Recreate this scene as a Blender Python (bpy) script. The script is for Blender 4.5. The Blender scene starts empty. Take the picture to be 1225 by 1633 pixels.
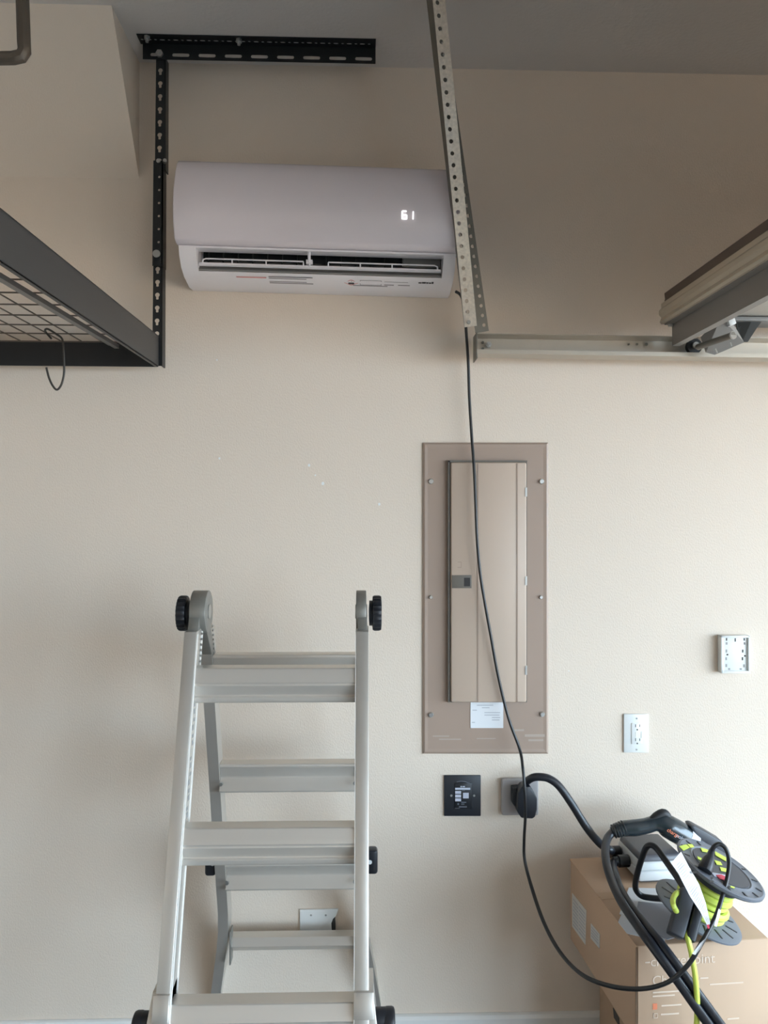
import bpy, bmesh, math, random
from mathutils import Vector, Matrix
random.seed(7)
V = Vector
C = bpy.context.scene.collection
# ------------------------------------------------------------------ camera
F, CX, CY = 1250.0, 612.5, 816.5          # focal length in pixels of the 1225 x 1633 frame
CAM = V((0.0, -2.37, 1.60)); WALL = 2.37   # the viewed wall is the plane y = 0
YAW, ROLL = math.atan(38 / 1250), 0.003
fw = V((math.sin(YAW), math.cos(YAW), 0)); rt0 = V((math.cos(YAW), -math.sin(YAW), 0)); up0 = V((0, 0, 1))
rt = rt0 * math.cos(ROLL) + up0 * math.sin(ROLL); up = up0 * math.cos(ROLL) - rt0 * math.sin(ROLL)
cd = bpy.data.cameras.new('camera'); cam = bpy.data.objects.new('camera', cd); C.objects.link(cam)
cd.sensor_fit = 'HORIZONTAL'; cd.sensor_width = 36; cd.lens = 36 * F / 1225; cd.clip_start = 0.02
cam.matrix_world = Matrix(((rt.x, up.x, -fw.x, CAM.x), (rt.y, up.y, -fw.y, CAM.y), (rt.z, up.z, -fw.z, CAM.z), (0, 0, 0, 1)))
S = bpy.context.scene; S.camera = cam
# ------------------------------------------------------------------ light: overcast daylight through the open garage door
w = bpy.data.worlds.new('sky'); S.world = w; w.use_nodes = True
bg = w.node_tree.nodes['Background']; bg.inputs[0].default_value = (0.62, 0.82, 1.0, 1); bg.inputs[1].default_value = 3.6
for py_, sz in ((-2.85, 4.9), (-7.25, 2.7)):              # portals in the two door openings (they only guide sampling of the sky)
    pl = bpy.data.lights.new('door_portal', 'AREA'); pl.shape = 'RECTANGLE'; pl.size = sz; pl.size_y = 2.1; pl.cycles.is_portal = True
    po = bpy.data.objects.new('door_portal', pl); C.objects.link(po); po.location = (3.72, py_, 1.06); po.rotation_euler = (math.pi / 2, 0, math.pi / 2)
sl_ = bpy.data.lights.new('sun', 'SUN'); sl_.energy = 6.0; sl_.angle = .01; sl_.color = (1.0, .74, .48)
so = bpy.data.objects.new('sun', sl_); C.objects.link(so); so.rotation_euler = (math.radians(8), math.radians(-42), 0); so.location = (-4, -3, 9)
S.view_settings.view_transform = 'Standard'; S.view_settings.look = 'None'; S.view_settings.gamma = 1
S.view_settings.use_curve_mapping = False; S.view_settings.exposure = 2.27
S.cycles.max_bounces = 10; S.cycles.diffuse_bounces = 7; S.cycles.use_denoising = True

# ------------------------------------------------------------------ pixel helpers (where things stand, measured on the photograph)
def ray(px, py):
    return fw + rt * ((px - CX) / F) + up * ((CY - py) / F)
def at(px, py, d=WALL):                    # point at distance d from the camera, measured square to the wall
    r = ray(px, py); return CAM + r * (d / r.y)
def hit(px, py, p0, n):
    r = ray(px, py); return CAM + r * ((p0 - CAM).dot(n) / r.dot(n))
# ------------------------------------------------------------------ materials
def lin(c):
    return tuple(((x / 255) / 12.92 if x / 255 <= .04045 else ((x / 255 + .055) / 1.055) ** 2.4) for x in c) + (1,)
def mat(name, col, rough=.5, metal=0.0, var=0.0, vscale=8, bump=0.0, bscale=120, stretch=(1, 1, 1), emit=0, spec=.5, coat=0, rvar=0):
    m = bpy.data.materials.new(name); m.use_nodes = True; nt = m.node_tree; b = nt.nodes['Principled BSDF']
    b.inputs['Base Color'].default_value = lin(col); b.inputs['Roughness'].default_value = rough; b.inputs['Metallic'].default_value = metal
    b.inputs['Specular IOR Level'].default_value = spec; b.inputs['Coat Weight'].default_value = coat
    if emit:
        b.inputs['Emission Color'].default_value = lin(col); b.inputs['Emission Strength'].default_value = emit
    if var or bump or rvar:
        tc = nt.nodes.new('ShaderNodeTexCoord'); mp = nt.nodes.new('ShaderNodeMapping'); mp.inputs['Scale'].default_value = stretch
        nt.links.new(tc.outputs['Object'], mp.inputs[0])
    if var or rvar:
        n = nt.nodes.new('ShaderNodeTexNoise'); n.inputs['Scale'].default_value = vscale; n.inputs['Detail'].default_value = 5
        nt.links.new(mp.outputs[0], n.inputs['Vector'])
        if var:
            mx = nt.nodes.new('ShaderNodeMix'); mx.data_type = 'RGBA'
            l = lin(col); mx.inputs[6].default_value = tuple(x * (1 - var) for x in l[:3]) + (1,); mx.inputs[7].default_value = tuple(min(1, x * (1 + var)) for x in l[:3]) + (1,)
            nt.links.new(n.outputs[0], mx.inputs[0]); nt.links.new(mx.outputs[2], b.inputs['Base Color'])
        if rvar:
            mr = nt.nodes.new('ShaderNodeMapRange'); mr.inputs[3].default_value = rough - rvar; mr.inputs[4].default_value = rough + rvar
            nt.links.new(n.outputs[0], mr.inputs[0]); nt.links.new(mr.outputs[0], b.inputs['Roughness'])
    if bump:
        n2 = nt.nodes.new('ShaderNodeTexNoise'); n2.inputs['Scale'].default_value = bscale; n2.inputs['Detail'].default_value = 3
        nt.links.new(mp.outputs[0], n2.inputs['Vector'])
        bp = nt.nodes.new('ShaderNodeBump'); bp.inputs['Strength'].default_value = 1; bp.inputs['Distance'].default_value = bump
        nt.links.new(n2.outputs[0], bp.inputs['Height']); nt.links.new(bp.outputs[0], b.inputs['Normal'])
    return m
M = dict(
    wall=mat('wall_paint', (216, 202, 187), .6, var=.015, vscale=3, bump=.0009, bscale=190, stretch=(1.3, 1, .8)),
    ceiling=mat('ceiling_paint', (205, 200, 196), .8, bump=.001, bscale=90),
    base=mat('baseboard_paint', (220, 219, 216), .45),
    concrete=mat('concrete', (104, 102, 100), .6, var=.12, vscale=4),
    drive=mat('driveway_concrete', (176, 154, 132), .9, var=.08, vscale=2),
    acwhite=mat('ac_plastic', (232, 228, 232), .28, coat=.2), acpanel=mat('ac_gloss_panel', (224, 216, 222), .22, coat=.3),
    acdark=mat('ac_dark', (22, 26, 28), .5), acgrey=mat('ac_grey', (128, 126, 124), .5), acgap=mat('ac_groove', (150, 146, 150), .5),
    led=mat('led_digits', (255, 255, 255), emit=.32),
    redink=mat('red_ink', (214, 150, 148), .6), greyink=mat('grey_ink', (140, 134, 138), .6), darkink=mat('dark_ink', (60, 56, 60), .6),
    galv=mat('galvanised_steel', (216, 206, 192), .34, .5, var=.34, vscale=130, rvar=.12),  # lighter base colour puts in the bright outdoor reflection
    galv2=mat('galvanised_dull_shaded', (112, 107, 98), .5, .3, var=.1, vscale=40),
    tracksteel=mat('track_steel', (182, 172, 158), .36, .6, var=.05, vscale=20),
    zinc=mat('zinc_bolt', (190, 190, 188), .3, .9), alulip=mat('ladder_lit_lip', (238, 235, 230), .4, .2), castzinc=mat('hinge_steel', (140, 138, 132), .42, .6, var=.12, vscale=60),
    blacksteel=mat('black_powder_coat', (20, 21, 23), .42), greysteel=mat('charcoal_powder_coat', (52, 50, 48), .45),
    wire=mat('wire_grey', (62, 58, 54), .5, .3), deckwire=mat('deck_wire', (104, 92, 82), .5, .2), bronze=mat('bronze_tube', (92, 84, 76), .45, .35, var=.1, vscale=30),
    alu=mat('ladder_aluminium', (202, 197, 190), .36, .72, var=.12, vscale=11, rvar=.08, stretch=(1, 1, .25)),
    alu2=mat('ladder_aluminium_rung', (214, 208, 200), .32, .6, var=.06, vscale=9, rvar=.08, stretch=(.15, 1, 3)),
    blackplastic=mat('black_plastic', (24, 26, 32), .4), rubber=mat('black_rubber', (30, 31, 34), .55),
    taupe=mat('panel_taupe_paint', (156, 136, 122), .42, var=.04, vscale=5), taupedoor=mat('panel_door_paint', (184, 165, 149), .38, var=.03, vscale=4, stretch=(1, 1, .15)),
    latch=mat('latch_grey', (104, 98, 90), .5), latchdark=mat('latch_dark', (34, 30, 30), .5),
    paper=mat('paper', (220, 221, 224), .7), paperink=mat('print_grey', (178, 180, 186), .7),
    plate=mat('white_plate', (222, 224, 223), .35), slot=mat('slot_dark', (60, 58, 56), .6), slotgrey=mat('slot_grey', (150, 150, 150), .6),
    blackplate=mat('black_plate', (32, 35, 42), .45), labelgrey=mat('label_pale', (188, 192, 206), .5), labeldim=mat('label_dim', (98, 102, 112), .5),
    greyplate=mat('grey_receptacle', (160, 156, 156), .42),
    cable=mat('black_cable', (33, 35, 42), .33), cord=mat('black_cord', (30, 30, 32), .4), lime=mat('lime_cord', (206, 222, 96), .45), limeink=mat('lime_ink', (200, 218, 84), .5),
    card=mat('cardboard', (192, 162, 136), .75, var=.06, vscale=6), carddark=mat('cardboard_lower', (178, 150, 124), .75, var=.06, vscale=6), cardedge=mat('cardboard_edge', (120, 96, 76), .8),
    boxink=mat('box_white_ink', (216, 194, 174), .7), orangeink=mat('orange_ink', (226, 132, 96), .6), boxlabel=mat('shipping_label', (205, 203, 198), .6),
    reelgrey=mat('reel_grey', (104, 108, 116), .45), reeldark=mat('reel_dark', (58, 60, 67), .45), redink2=mat('red_sticker', (206, 54, 78), .5),
    chargerdark=mat('charger_dark', (88, 88, 94), .35), chargerlight=mat('charger_pale', (206, 208, 208), .35),
    gun=mat('connector_black', (38, 48, 54), .24, coat=.4), collar=mat('connector_collar', (206, 210, 222), .35),
    flatgrey=mat('flat_grey', (158, 160, 168), .65), doorpaint=mat('garage_door_paint', (214, 208, 200), .5), dooredge=mat('garage_door_edge', (186, 172, 152), .5, var=.05, vscale=10),
    doorseal=mat('door_top_strip', (98, 84, 74), .7), strut=mat('door_strut', (138, 134, 130), .45, .3), bracketshaded=mat('bracket_shaded', (48, 48, 46), .5, .3),
)
# ------------------------------------------------------------------ mesh builder
OFF = {}
class MB:
    def __init__(s): s.v = []; s.f = []
    def add(s, vs, fs):
        o = len(s.v); s.v += [V(p) for p in vs]; s.f += [tuple(i + o for i in f) for f in fs]; return s
    def hexa(s, p):                                     # 8 corners: bottom ring 0-3, top ring 4-7
        return s.add(p, [(3, 2, 1, 0), (4, 5, 6, 7), (0, 1, 5, 4), (1, 2, 6, 5), (2, 3, 7, 6), (3, 0, 4, 7)])
    def box(s, lo, hi, R=None, c=None):
        x0, y0, z0 = lo; x1, y1, z1 = hi
        p = [V(q) for q in ((x0, y0, z0), (x1, y0, z0), (x1, y1, z0), (x0, y1, z0), (x0, y0, z1), (x1, y0, z1), (x1, y1, z1), (x0, y1, z1))]
        if R is not None: p = [R @ q + c for q in p]
        return s.hexa(p)
    def poly(s, pts, off):                              # a flat polygon given depth by an offset vector
        n = len(pts); off = V(off); pts = [V(p) for p in pts]
        return s.add(pts + [p + off for p in pts], [tuple(range(n))[::-1], tuple(range(n, 2 * n))] + [(i, (i + 1) % n, n + (i + 1) % n, n + i) for i in range(n)])
    def loft(s, rings, closed=True, caps=True):
        n = len(rings[0]); fs = []; vs = [p for r in rings for p in r]
        for k in range(len(rings) - 1):
            for i in range(n if closed else n - 1):
                j = (i + 1) % n; fs.append((k * n + i, k * n + j, (k + 1) * n + j, (k + 1) * n + i))
        if caps: fs += [tuple(range(n))[::-1], tuple(range((len(rings) - 1) * n, len(rings) * n))]
        return s.add(vs, fs)
    def tube(s, path, r, n=8, smooth=0, sq=False, closed=False):
        P = [V(p) for p in path]; R = list(r) if hasattr(r, '__len__') else [r] * len(P)
        if smooth:
            Q = []; RR = []
            for i in range(len(P) - 1):
                a = P[max(i - 1, 0)]; b = P[i]; c = P[i + 1]; d = P[min(i + 2, len(P) - 1)]
                for k in range(smooth):
                    t = k / smooth
                    Q.append(.5 * ((2 * b) + (c - a) * t + (2 * a - 5 * b + 4 * c - d) * t * t + (3 * b - a - 3 * c + d) * t ** 3)); RR.append(R[i] * (1 - t) + R[i + 1] * t)
            Q.append(P[-1]); RR.append(R[-1]); P, R = Q, RR
        rings = []; nrm = None
        for i, p in enumerate(P):
            if closed: t = P[(i + 1) % len(P)] - P[i - 1]
            else: t = P[min(i + 1, len(P) - 1)] - P[max(i - 1, 0)]
            t.normalize()
            if nrm is None:
                nrm = t.orthogonal() if abs(t.z) > .9 else t.cross(V((0, 0, 1))); nrm.normalize()
            nrm = (nrm - t * nrm.dot(t)).normalized(); bn = t.cross(nrm)
            rings.append([p + (nrm * math.cos(a) + bn * math.sin(a)) * R[i] for a in [2 * math.pi * (k + (.5 if sq else 0)) / n for k in range(n)]])
        if closed: rings.append(rings[0])
        return s.loft(rings, caps=not closed)
    def cyl(s, a, b, r, n=16, r2=None):
        return s.tube([a, b], [r, r if r2 is None else r2], n)
    def lathe(s, prof, R, c, n=32):                     # prof: (radius, height) about local z, placed by R, c
        rings = [[R @ V((r * math.cos(2 * math.pi * k / n), r * math.sin(2 * math.pi * k / n), h)) + c for k in range(n)] for r, h in prof]
        return s.loft(rings)
    def build(s, name, m, parent=None, bevel=0, seg=2, smooth=35, origin=None, fix=True, stuff=False):
        off = OFF[parent] if parent is not None else V(origin) if origin is not None else V((0, 0, 0))
        me = bpy.data.meshes.new(name); me.from_pydata([tuple(p - off) for p in s.v], [], s.f)
        bm = bmesh.new(); bm.from_mesh(me)
        if fix: bmesh.ops.recalc_face_normals(bm, faces=bm.faces)
        if bevel:
            es = [e for e in bm.edges if len(e.link_faces) == 2 and e.calc_face_angle(0) > .5]
            bmesh.ops.bevel(bm, geom=es, offset=bevel, segments=seg, profile=.5, affect='EDGES', clamp_overlap=True)
        bm.to_mesh(me); bm.free()
        me.materials.append(m)
        if bevel and smooth == 35: smooth = 25
        if smooth:
            me.polygons.foreach_set('use_smooth', [True] * len(me.polygons)); me.set_sharp_from_angle(angle=math.radians(smooth))
        o = bpy.data.objects.new(name, me); C.objects.link(o)
        if parent is not None: o.parent = parent
        else: o.location = off
        OFF[o] = off
        if stuff: o['kind'] = 'stuff'
        return o
def tag(o, label, cat=None, group=None):
    o['label'] = label
    if cat: o['category'] = cat
    if group: o['group'] = group
    return o
def thing(name, label, cat, loc, group=None):
    o = bpy.data.objects.new(name, None); C.objects.link(o); o.location = loc; o.empty_display_size = .05; OFF[o] = V(loc)
    return tag(o, label, cat, group)
def struct(o): o['kind'] = 'structure'; return o
def frame(n, xh):
    z = V(n).normalized(); x = V(xh); x = (x - z * x.dot(z)).normalized(); y = z.cross(x)
    return Matrix(((x.x, y.x, z.x), (x.y, y.y, z.y), (x.z, y.z, z.z)))
def text(mb, s, size, o, ex, ey, depth, bold=0):        # flat lettering as thin solid, in the plane of ex, ey
    cu = bpy.data.curves.new('t', 'FONT'); cu.body = s; cu.size = size; cu.resolution_u = 3; cu.offset = bold
    ob = bpy.data.objects.new('t', cu); C.objects.link(ob); bpy.context.view_layer.update()
    me = bpy.data.meshes.new_from_object(ob.evaluated_get(bpy.context.evaluated_depsgraph_get()))
    ex, ey = V(ex).normalized(), V(ey).normalized(); n = ex.cross(ey)
    mb.add([V(o) + ex * p.co.x + ey * p.co.y + n * depth for p in me.vertices], [tuple(f.vertices) for f in me.polygons])
    bpy.data.objects.remove(ob); bpy.data.meshes.remove(me); bpy.data.curves.remove(cu); return mb
NW = V((0, -1, 0))                                      # out of the viewed wall
def wallrect(mb, x0, y0, x1, y1, t0, t1):               # a pixel rectangle on the wall, from t0 to t1 proud of it
    a, b, c, d = at(x0, y1), at(x1, y1), at(x1, y0), at(x0, y0)
    return mb.hexa([p + NW * t0 for p in (a, b, c, d)] + [p + NW * t1 for p in (a, b, c, d)])
def strokes(mb, o, ex, ey, n, rows, depth=.0006):       # rows: (x, y, width, height) of print in metres
    ex, ey, n = V(ex), V(ey), V(n)
    for x, y, wd, h in rows:
        p = V(o) + ex * x + ey * y
        mb.poly([p, p + ex * wd, p + ex * wd + ey * h, p + ey * h], n * depth)
    return mb
# perforated sheet: a strip of cells, each with an optional hole outline, mapped to space by fmap(u, s, w)
def circle(uc, sc, r, n=16): return (uc, sc, [(uc + r * math.cos(2 * math.pi * k / n), sc + r * math.sin(2 * math.pi * k / n)) for k in range(n)])
def slot(uc, sc, lu, ls, n=16):                         # stadium, half sizes lu, ls
    r = min(lu, ls); du, ds = lu - r, ls - r; pts = []
    for k in range(n):
        a = 2 * math.pi * k / n; c, s_ = math.cos(a), math.sin(a)
        pts.append((uc + r * c + (du if c > 1e-6 else -du if c < -1e-6 else 0), sc + r * s_ + (ds if s_ > 1e-6 else -ds if s_ < -1e-6 else 0)))
    return (uc, sc, pts)
def keyhole(uc, sc, r, tail):                           # round head, narrow tail towards -s
    pts = []
    for k in range(16):
        a = 2 * math.pi * k / 16; c, s_ = math.cos(a), math.sin(a)
        if 10 <= k <= 14:
            pts.append((uc + {10: -.55, 11: -.55, 12: 0, 13: .55, 14: .55}[k] * r, sc - {10: .85 * r, 11: tail, 12: tail * 1.08, 13: tail, 14: .85 * r}[k]))
        else: pts.append((uc + r * c, sc + r * s_))
    return (uc, sc, pts)
def perforated(mb, fmap, u0, u1, cells, t):
    for i, (s0, s1, h) in enumerate(cells):
        if h is None:
            mb.hexa([fmap(*q) for q in ((u0, s0, 0), (u1, s0, 0), (u1, s1, 0), (u0, s1, 0), (u0, s0, t), (u1, s0, t), (u1, s1, t), (u0, s1, t))]); continue
        uc, sc, pts = h; n = len(pts); out = []; ang = []
        for (pu, ps) in pts:
            du, ds = pu - uc, ps - sc
            k = min([(u1 - uc) / du if du > 1e-9 else 1e9, (u0 - uc) / du if du < -1e-9 else 1e9, (s1 - sc) / ds if ds > 1e-9 else 1e9, (s0 - sc) / ds if ds < -1e-9 else 1e9])
            out.append([uc + du * k, sc + ds * k]); ang.append(math.atan2(ds, du))
        used = set()
        for cu, cs in ((u0, s0), (u1, s0), (u1, s1), (u0, s1)):
            a = math.atan2(cs - sc, cu - uc); k = min([q for q in range(n) if q not in used], key=lambda q: abs((ang[q] - a + math.pi) % (2 * math.pi) - math.pi)); out[k] = [cu, cs]; used.add(k)
        vs = [fmap(p[0], p[1], z) for z in (0, t) for p in out] + [fmap(p[0], p[1], z) for z in (0, t) for p in pts]
        fs = []
        for k in range(n):
            j = (k + 1) % n
            fs += [(k, j, 2 * n + j, 2 * n + k), (n + k, 3 * n + k, 3 * n + j, n + j), (2 * n + k, 2 * n + j, 3 * n + j, 3 * n + k)]
            a, b = out[k], out[j]
            if (abs(a[0] - b[0]) < 1e-9 and (abs(a[0] - u0) < 1e-9 or abs(a[0] - u1) < 1e-9)) or (i in (0, len(cells) - 1) and abs(a[1] - b[1]) < 1e-9):
                fs.append((k, n + k, n + j, j))
        mb.add(vs, fs)
    return mb

# ================================================================== the room
X0, X1, Y0, ZC = -3.0, 3.75, -9.2, 2.945
wall = struct(MB().box((X0 - .1, 0, -.05), (X1 + .6, .12, ZC + .1)).build('wall_back', M['wall'])); wall['label'] = 'greige textured garage wall behind the ladder and air conditioner'
struct(MB().box((X0 - .12, Y0, -.05), (X0, 0, ZC)).build('wall_left', M['wall']))
struct(MB().box((X0, Y0 - .12, -.05), (X1, Y0, ZC)).build('wall_front', M['wall']))
struct(MB().box((X1, -.4, 0), (X1 + .15, 0, ZC)).box((X1, -8.6, 2.13), (X1 + .15, -.4, ZC)).box((X1, -5.9, 0), (X1 + .15, -5.3, 2.13)).box((X1, Y0, 0), (X1 + .15, -8.6, ZC)).build('wall_right', M['wall']))
struct(MB().box((X0, Y0, -.1), (X1 + .15, 0, 0)).build('floor', M['concrete']))
struct(MB().box((X0, Y0, ZC), (X1 + .15, 0, ZC + .1)).build('ceiling', M['ceiling']))
dv = struct(MB().box((X1 + .16, -16, -.16), (18, 10, -.06)).build('driveway', M['drive'])); dv['label'] = 'pale concrete driveway outside the open garage door'
zb = at(475, 1619).z
bb = struct(MB().poly([(X0, 0, 0), (X0, -.016, 0), (X0, -.016, zb - .012), (X0, -.01, zb - .003), (X0, -.004, zb), (X0, 0, zb)], (X1 - X0, 0, 0)).build('baseboard_back', M['base'], smooth=0))
# sloped bulkhead in the corner of wall and ceiling, upper left
xs = at(222, 285).x; zs = at(222, 285).z
struct(MB().poly([(xs, 0, zs), (xs, -.265, ZC), (xs, 0, ZC)], (X0 - xs, 0, 0)).build('trim_1', M['wall'], smooth=0))['label'] = 'sloped drywall bulkhead where wall meets ceiling at upper left'
fl = MB()
for (px, py, r) in ((350, 731, .004), (493, 742, .005), (503, 758, .003), (515, 771, .006), (605, 804, .005), (346, 574, .003), (907, 1070, .002)):
    p = at(px, py); fl.poly([p + V((r * math.cos(a) * .8, 0, r * math.sin(a))) for a in [k * 1.2566 for k in range(5)]], NW * .0008)
fl.build('paint_fleck', stuff=True, m=M['plate'], parent=wall, smooth=0)

# ================================================================== air conditioner
ax0, ax1 = -.507, .272; acz = at(500, 265).z
ac = thing('air_conditioner', 'white wall-mounted split air conditioner with lit digits and open louvre', 'air conditioner', (( ax0 + ax1) / 2, 0, 2.42))
def PX(p, z, x): return V((x, -p, z))
# front panel profile (p = distance out of the wall)
fp = [(.205, 2.338), (.222, 2.345), (.240, 2.385), (.248, 2.43), (.244, 2.48), (.228, 2.535), (.212, 2.566), (.198, 2.578), (.18, 2.582), (.15, 2.584), (.15, 2.338)]
def crown(x):                                            # the panel is a little deeper in its middle
    u = (x - ax0) / (ax1 - ax0) * 2 - 1; return .004 * (1 - u * u)
N = 12; rings = []
for k in range(N + 1):
    x = ax0 + (ax1 - ax0) * k / N; rings.append([PX(p + (crown(x) if p > .19 else 0), z, x) for p, z in fp])
MB().loft(rings).build('front_panel', M['acpanel'], ac, bevel=.004, smooth=50)
def surf(z):
    for (p0, z0), (p1, z1) in zip(fp[1:8], fp[2:9]):
        if z0 <= z <= z1: return p0 + (p1 - p0) * (z - z0) / (z1 - z0)
    return .2
full = [(.001, 2.262), (.05, 2.257), (.12, 2.268), (.158, 2.284), (.185, 2.312), (.196, 2.336), (.149, 2.339), (.149, 2.582), (.001, 2.582)]
notch = [(.001, 2.262), (.05, 2.257), (.12, 2.268), (.146, 2.279), (.10, 2.32), (.10, 2.375), (.149, 2.375), (.149, 2.582), (.001, 2.582)]
xo0, xo1 = -.455, .232
body = MB()
for prof, xa, xb in ((full, ax0 + .006, xo0), (notch, xo0, xo1), (full, xo1, ax1 - .006)):
    body.poly([PX(p, z, xa) for p, z in prof], (xb - xa, 0, 0))
body.poly([PX(p, z, xo0) for p, z in ((.194, 2.331), (.196, 2.336), (.149, 2.339), (.149, 2.334))], (xo1 - xo0, 0, 0))
body.build('housing', M['acwhite'], ac, smooth=30)
od = MB().poly([PX(p, z, xo0 + .004) for p, z in ((.102, 2.322), (.102, 2.374), (.104, 2.374), (.104, 2.322))], (.572, 0, 0))
for k in range(13): od.poly([PX(p, z, xo0 + .02 + k * .042) for p, z in ((.105, 2.32), (.105, 2.36), (.125, 2.335), (.122, 2.31))], (.002, 0, 0))
od.build('outlet_fins', stuff=True, m=M['acdark'], parent=ac, smooth=0)
MB().poly([PX(p, z, xo0 + .578) for p, z in ((.102, 2.322), (.102, 2.374), (.122, 2.374), (.118, 2.318))], (.106, 0, 0)).build('outlet_blank', M['acgrey'], ac, smooth=0)
MB().poly([PX(p, z, xo0 + .001) for p, z in ((.146, 2.281), (.102, 2.321), (.104, 2.324), (.149, 2.284))], (xo1 - xo0 - .002, 0, 0)).build('outlet_floor', M['acgrey'], ac, smooth=0)
lv = MB()
def lp(p, z): return lambda x: PX(p, z, x)
lv.poly([PX(p, z, xo0 + .003) for p, z in ((.148, 2.293), (.156, 2.296), (.155, 2.302), (.146, 2.299))], (xo1 - xo0 - .006, 0, 0))
lv.tube([PX(.153, 2.298, xo0 + .012), PX(.157, 2.309, xo0 + .014), PX(.158, 2.312, xo0 + .022), PX(.158, 2.312, -.16)], .0022, 6)
lv.tube([PX(.158, 2.312, -.09), PX(.158, 2.312, xo1 - .022), PX(.157, 2.309, xo1 - .014), PX(.153, 2.298, xo1 - .012)], .0022, 6)
for x in (-.36, -.265, -.16, -.09, .0, .09): lv.cyl(PX(.153, 2.298, x), PX(.158, 2.312, x), .002, 6)
lv.build('louvre', M['acwhite'], ac, smooth=40)
MB().cyl(PX(.15, 2.298, -.143), PX(.185, 2.333, -.143), .004, 8).box((-.152, -.165, 2.305), (-.134, -.148, 2.316)).build('louvre_pivot', M['acwhite'], ac)
# lit digits "61" on the front panel
dg = MB()
def seg7(x, z, on, wd=.0125, h=.0205, t=.0027):
    zz = {'a': z + h, 'g': z + h / 2, 'd': z}
    for q in on:
        if q in 'agd':
            p = surf(zz[q]) + .0045; dg.box((x + t * .3, -p - .001, zz[q] - t / 2), (x + wd - t * .3, -p + .004, zz[q] + t / 2))
        else:
            xx = x if q in 'fe' else x + wd; za, zb_ = (z + h / 2, z + h) if q in 'fb' else (z, z + h / 2)
            pa, pb = surf(za) + .0045, surf(zb_) + .0045
            dg.hexa([(xx - t / 2, -pa - .001, za), (xx + t / 2, -pa - .001, za), (xx + t / 2, -pa + .004, za), (xx - t / 2, -pa + .004, za),
                     (xx - t / 2, -pb - .001, zb_), (xx + t / 2, -pb - .001, zb_), (xx + t / 2, -pb + .004, zb_), (xx - t / 2, -pb + .004, zb_)])
DZ = 2.412
seg7(.111, DZ, 'afgedc'); seg7(.1285, DZ, 'bc')
dg.build('digit_display', stuff=True, m=M['led'], parent=ac, smooth=0)
# print on the lower lip
o0 = PX(.12, 2.268, 0); e_y = (PX(.146, 2.279, 0) - PX(.05, 2.257, 0)).normalized(); nn = V((1, 0, 0)).cross(e_y); nn = nn if nn.z < 0 else -nn
ex = V((1, 0, 0)); base = PX(.085, 2.2612, 0)
red = strokes(MB(), base, ex, e_y, nn, [(-.352, .040, .085, .006), (-.345, .031, .05, .004), (-.285, .031, .03, .004)]); red.build('red_warning_print', stuff=True, m=M['redink'], parent=ac, smooth=0)
g = [(-.26, .047 - k * .0085, .125 - (k % 2) * .018, .0042) for k in range(5)]
g += [(-.02, .012, .1, .0035), (.0, .043, .062, .0016), (.0, .018, .062, .0016), (.0, .018, .0016, .026), (.0605, .018, .0016, .026), (.012, .029, .036, .005), (.07, .036, .02, .005), (.088, .036, .05, .005), (.07, .02, .028, .005), (.11, .02, .034, .005)]
strokes(MB(), base, ex, e_y, nn, g).build('grey_print', stuff=True, m=M['greyink'], parent=ac, smooth=0)
dm = MB()
for a, b in (((-.045, .03), (-.025, .045)), ((-.025, .045), (-.005, .03)), ((-.005, .03), (-.025, .015)), ((-.025, .015), (-.045, .03))):
    pa, pb = base + ex * a[0] + e_y * a[1], base + ex * b[0] + e_y * b[1]; q = (pb - pa).normalized().cross(nn) * .0013
    dm.poly([pa - q, pb - q, pb + q, pa + q], nn * .0008)
dm.build('hazard_diamond', stuff=True, m=M['redink'], parent=ac, smooth=0)
fm = MB(); c0 = base + ex * -.025
fm.poly([c0 + ex * x + e_y * y for x, y in ((-.008, .021), (.008, .021), (.009, .029), (.004, .035), (.001, .040), (-.004, .034), (-.009, .029))], nn * .0009)
strokes(fm, base, ex, e_y, nn, [(.168, .036, .009, .007), (.178, .035, .011, .01), (.19, .036, .006, .008), (.197, .036, .008, .007), (.206, .035, .005, .012)], .0009)
fm.build('flame_and_name_print', stuff=True, m=M['darkink'], parent=ac, smooth=0)
ac.location.z -= .0135; ac.rotation_euler = (0, .018, 0); ac.scale = (1, 1, .955)

# ================================================================== overhead storage rack, left
dR = 2.272                                               # distance of the rack's wall-side corner
rack = thing('storage_rack', 'black ceiling-hung storage rack with wire mesh deck on the left', 'rack', at(254, 585, dR))
def sl(px, py, d): return at(px, py, d)
# post: two angle sections, keyholes in both
ptop = at(255, 90, dR); pbot = at(249.5, 583, dR); PL = ptop.z - pbot.z; k_mm = dR / F
def post_map(xo, yo):
    def f(u, s, w_): return V((pbot.x + (ptop.x - pbot.x) * s / PL + xo + u, pbot.y + yo + w_, pbot.z + s))
    return f
def zy(py): return at(255, py, dR).z - pbot.z
pitch = 20.66 * k_mm
def cells(y_top, y_bot, hole_ys, mk):
    zs_ = sorted(zy(y) for y in hole_ys); s = zy(y_bot); out = []
    for z in zs_:
        if z - pitch / 2 > s + .0005: out.append((s, z - pitch / 2, None)); s = z - pitch / 2
        out.append((s, z + pitch / 2, mk(z))); s = z + pitch / 2
    if zy(y_top) > s + .0005: out.append((s, zy(y_top), None))
    return out
up_ys = [113.4 + 20.6 * k for k in range(8)]; lo_ys = [430.5 + 20.62 * k for k in range(6)]; mid_ys = [282 + 20.8 * k for k in range(6)]
hw = .0135
u_ = MB(); perforated(u_, post_map(.002, .003), -hw, hw, cells(90, 270, up_ys, lambda z: keyhole(-.001, z + .004, .0066, .0125)), .002)
u_.box((ptop.x + hw, pbot.y + .003, zy(270) + pbot.z), (ptop.x + hw + .003, pbot.y + .036, ptop.z)); u_.build('upper_post', M['blacksteel'], rack, smooth=0)
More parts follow.
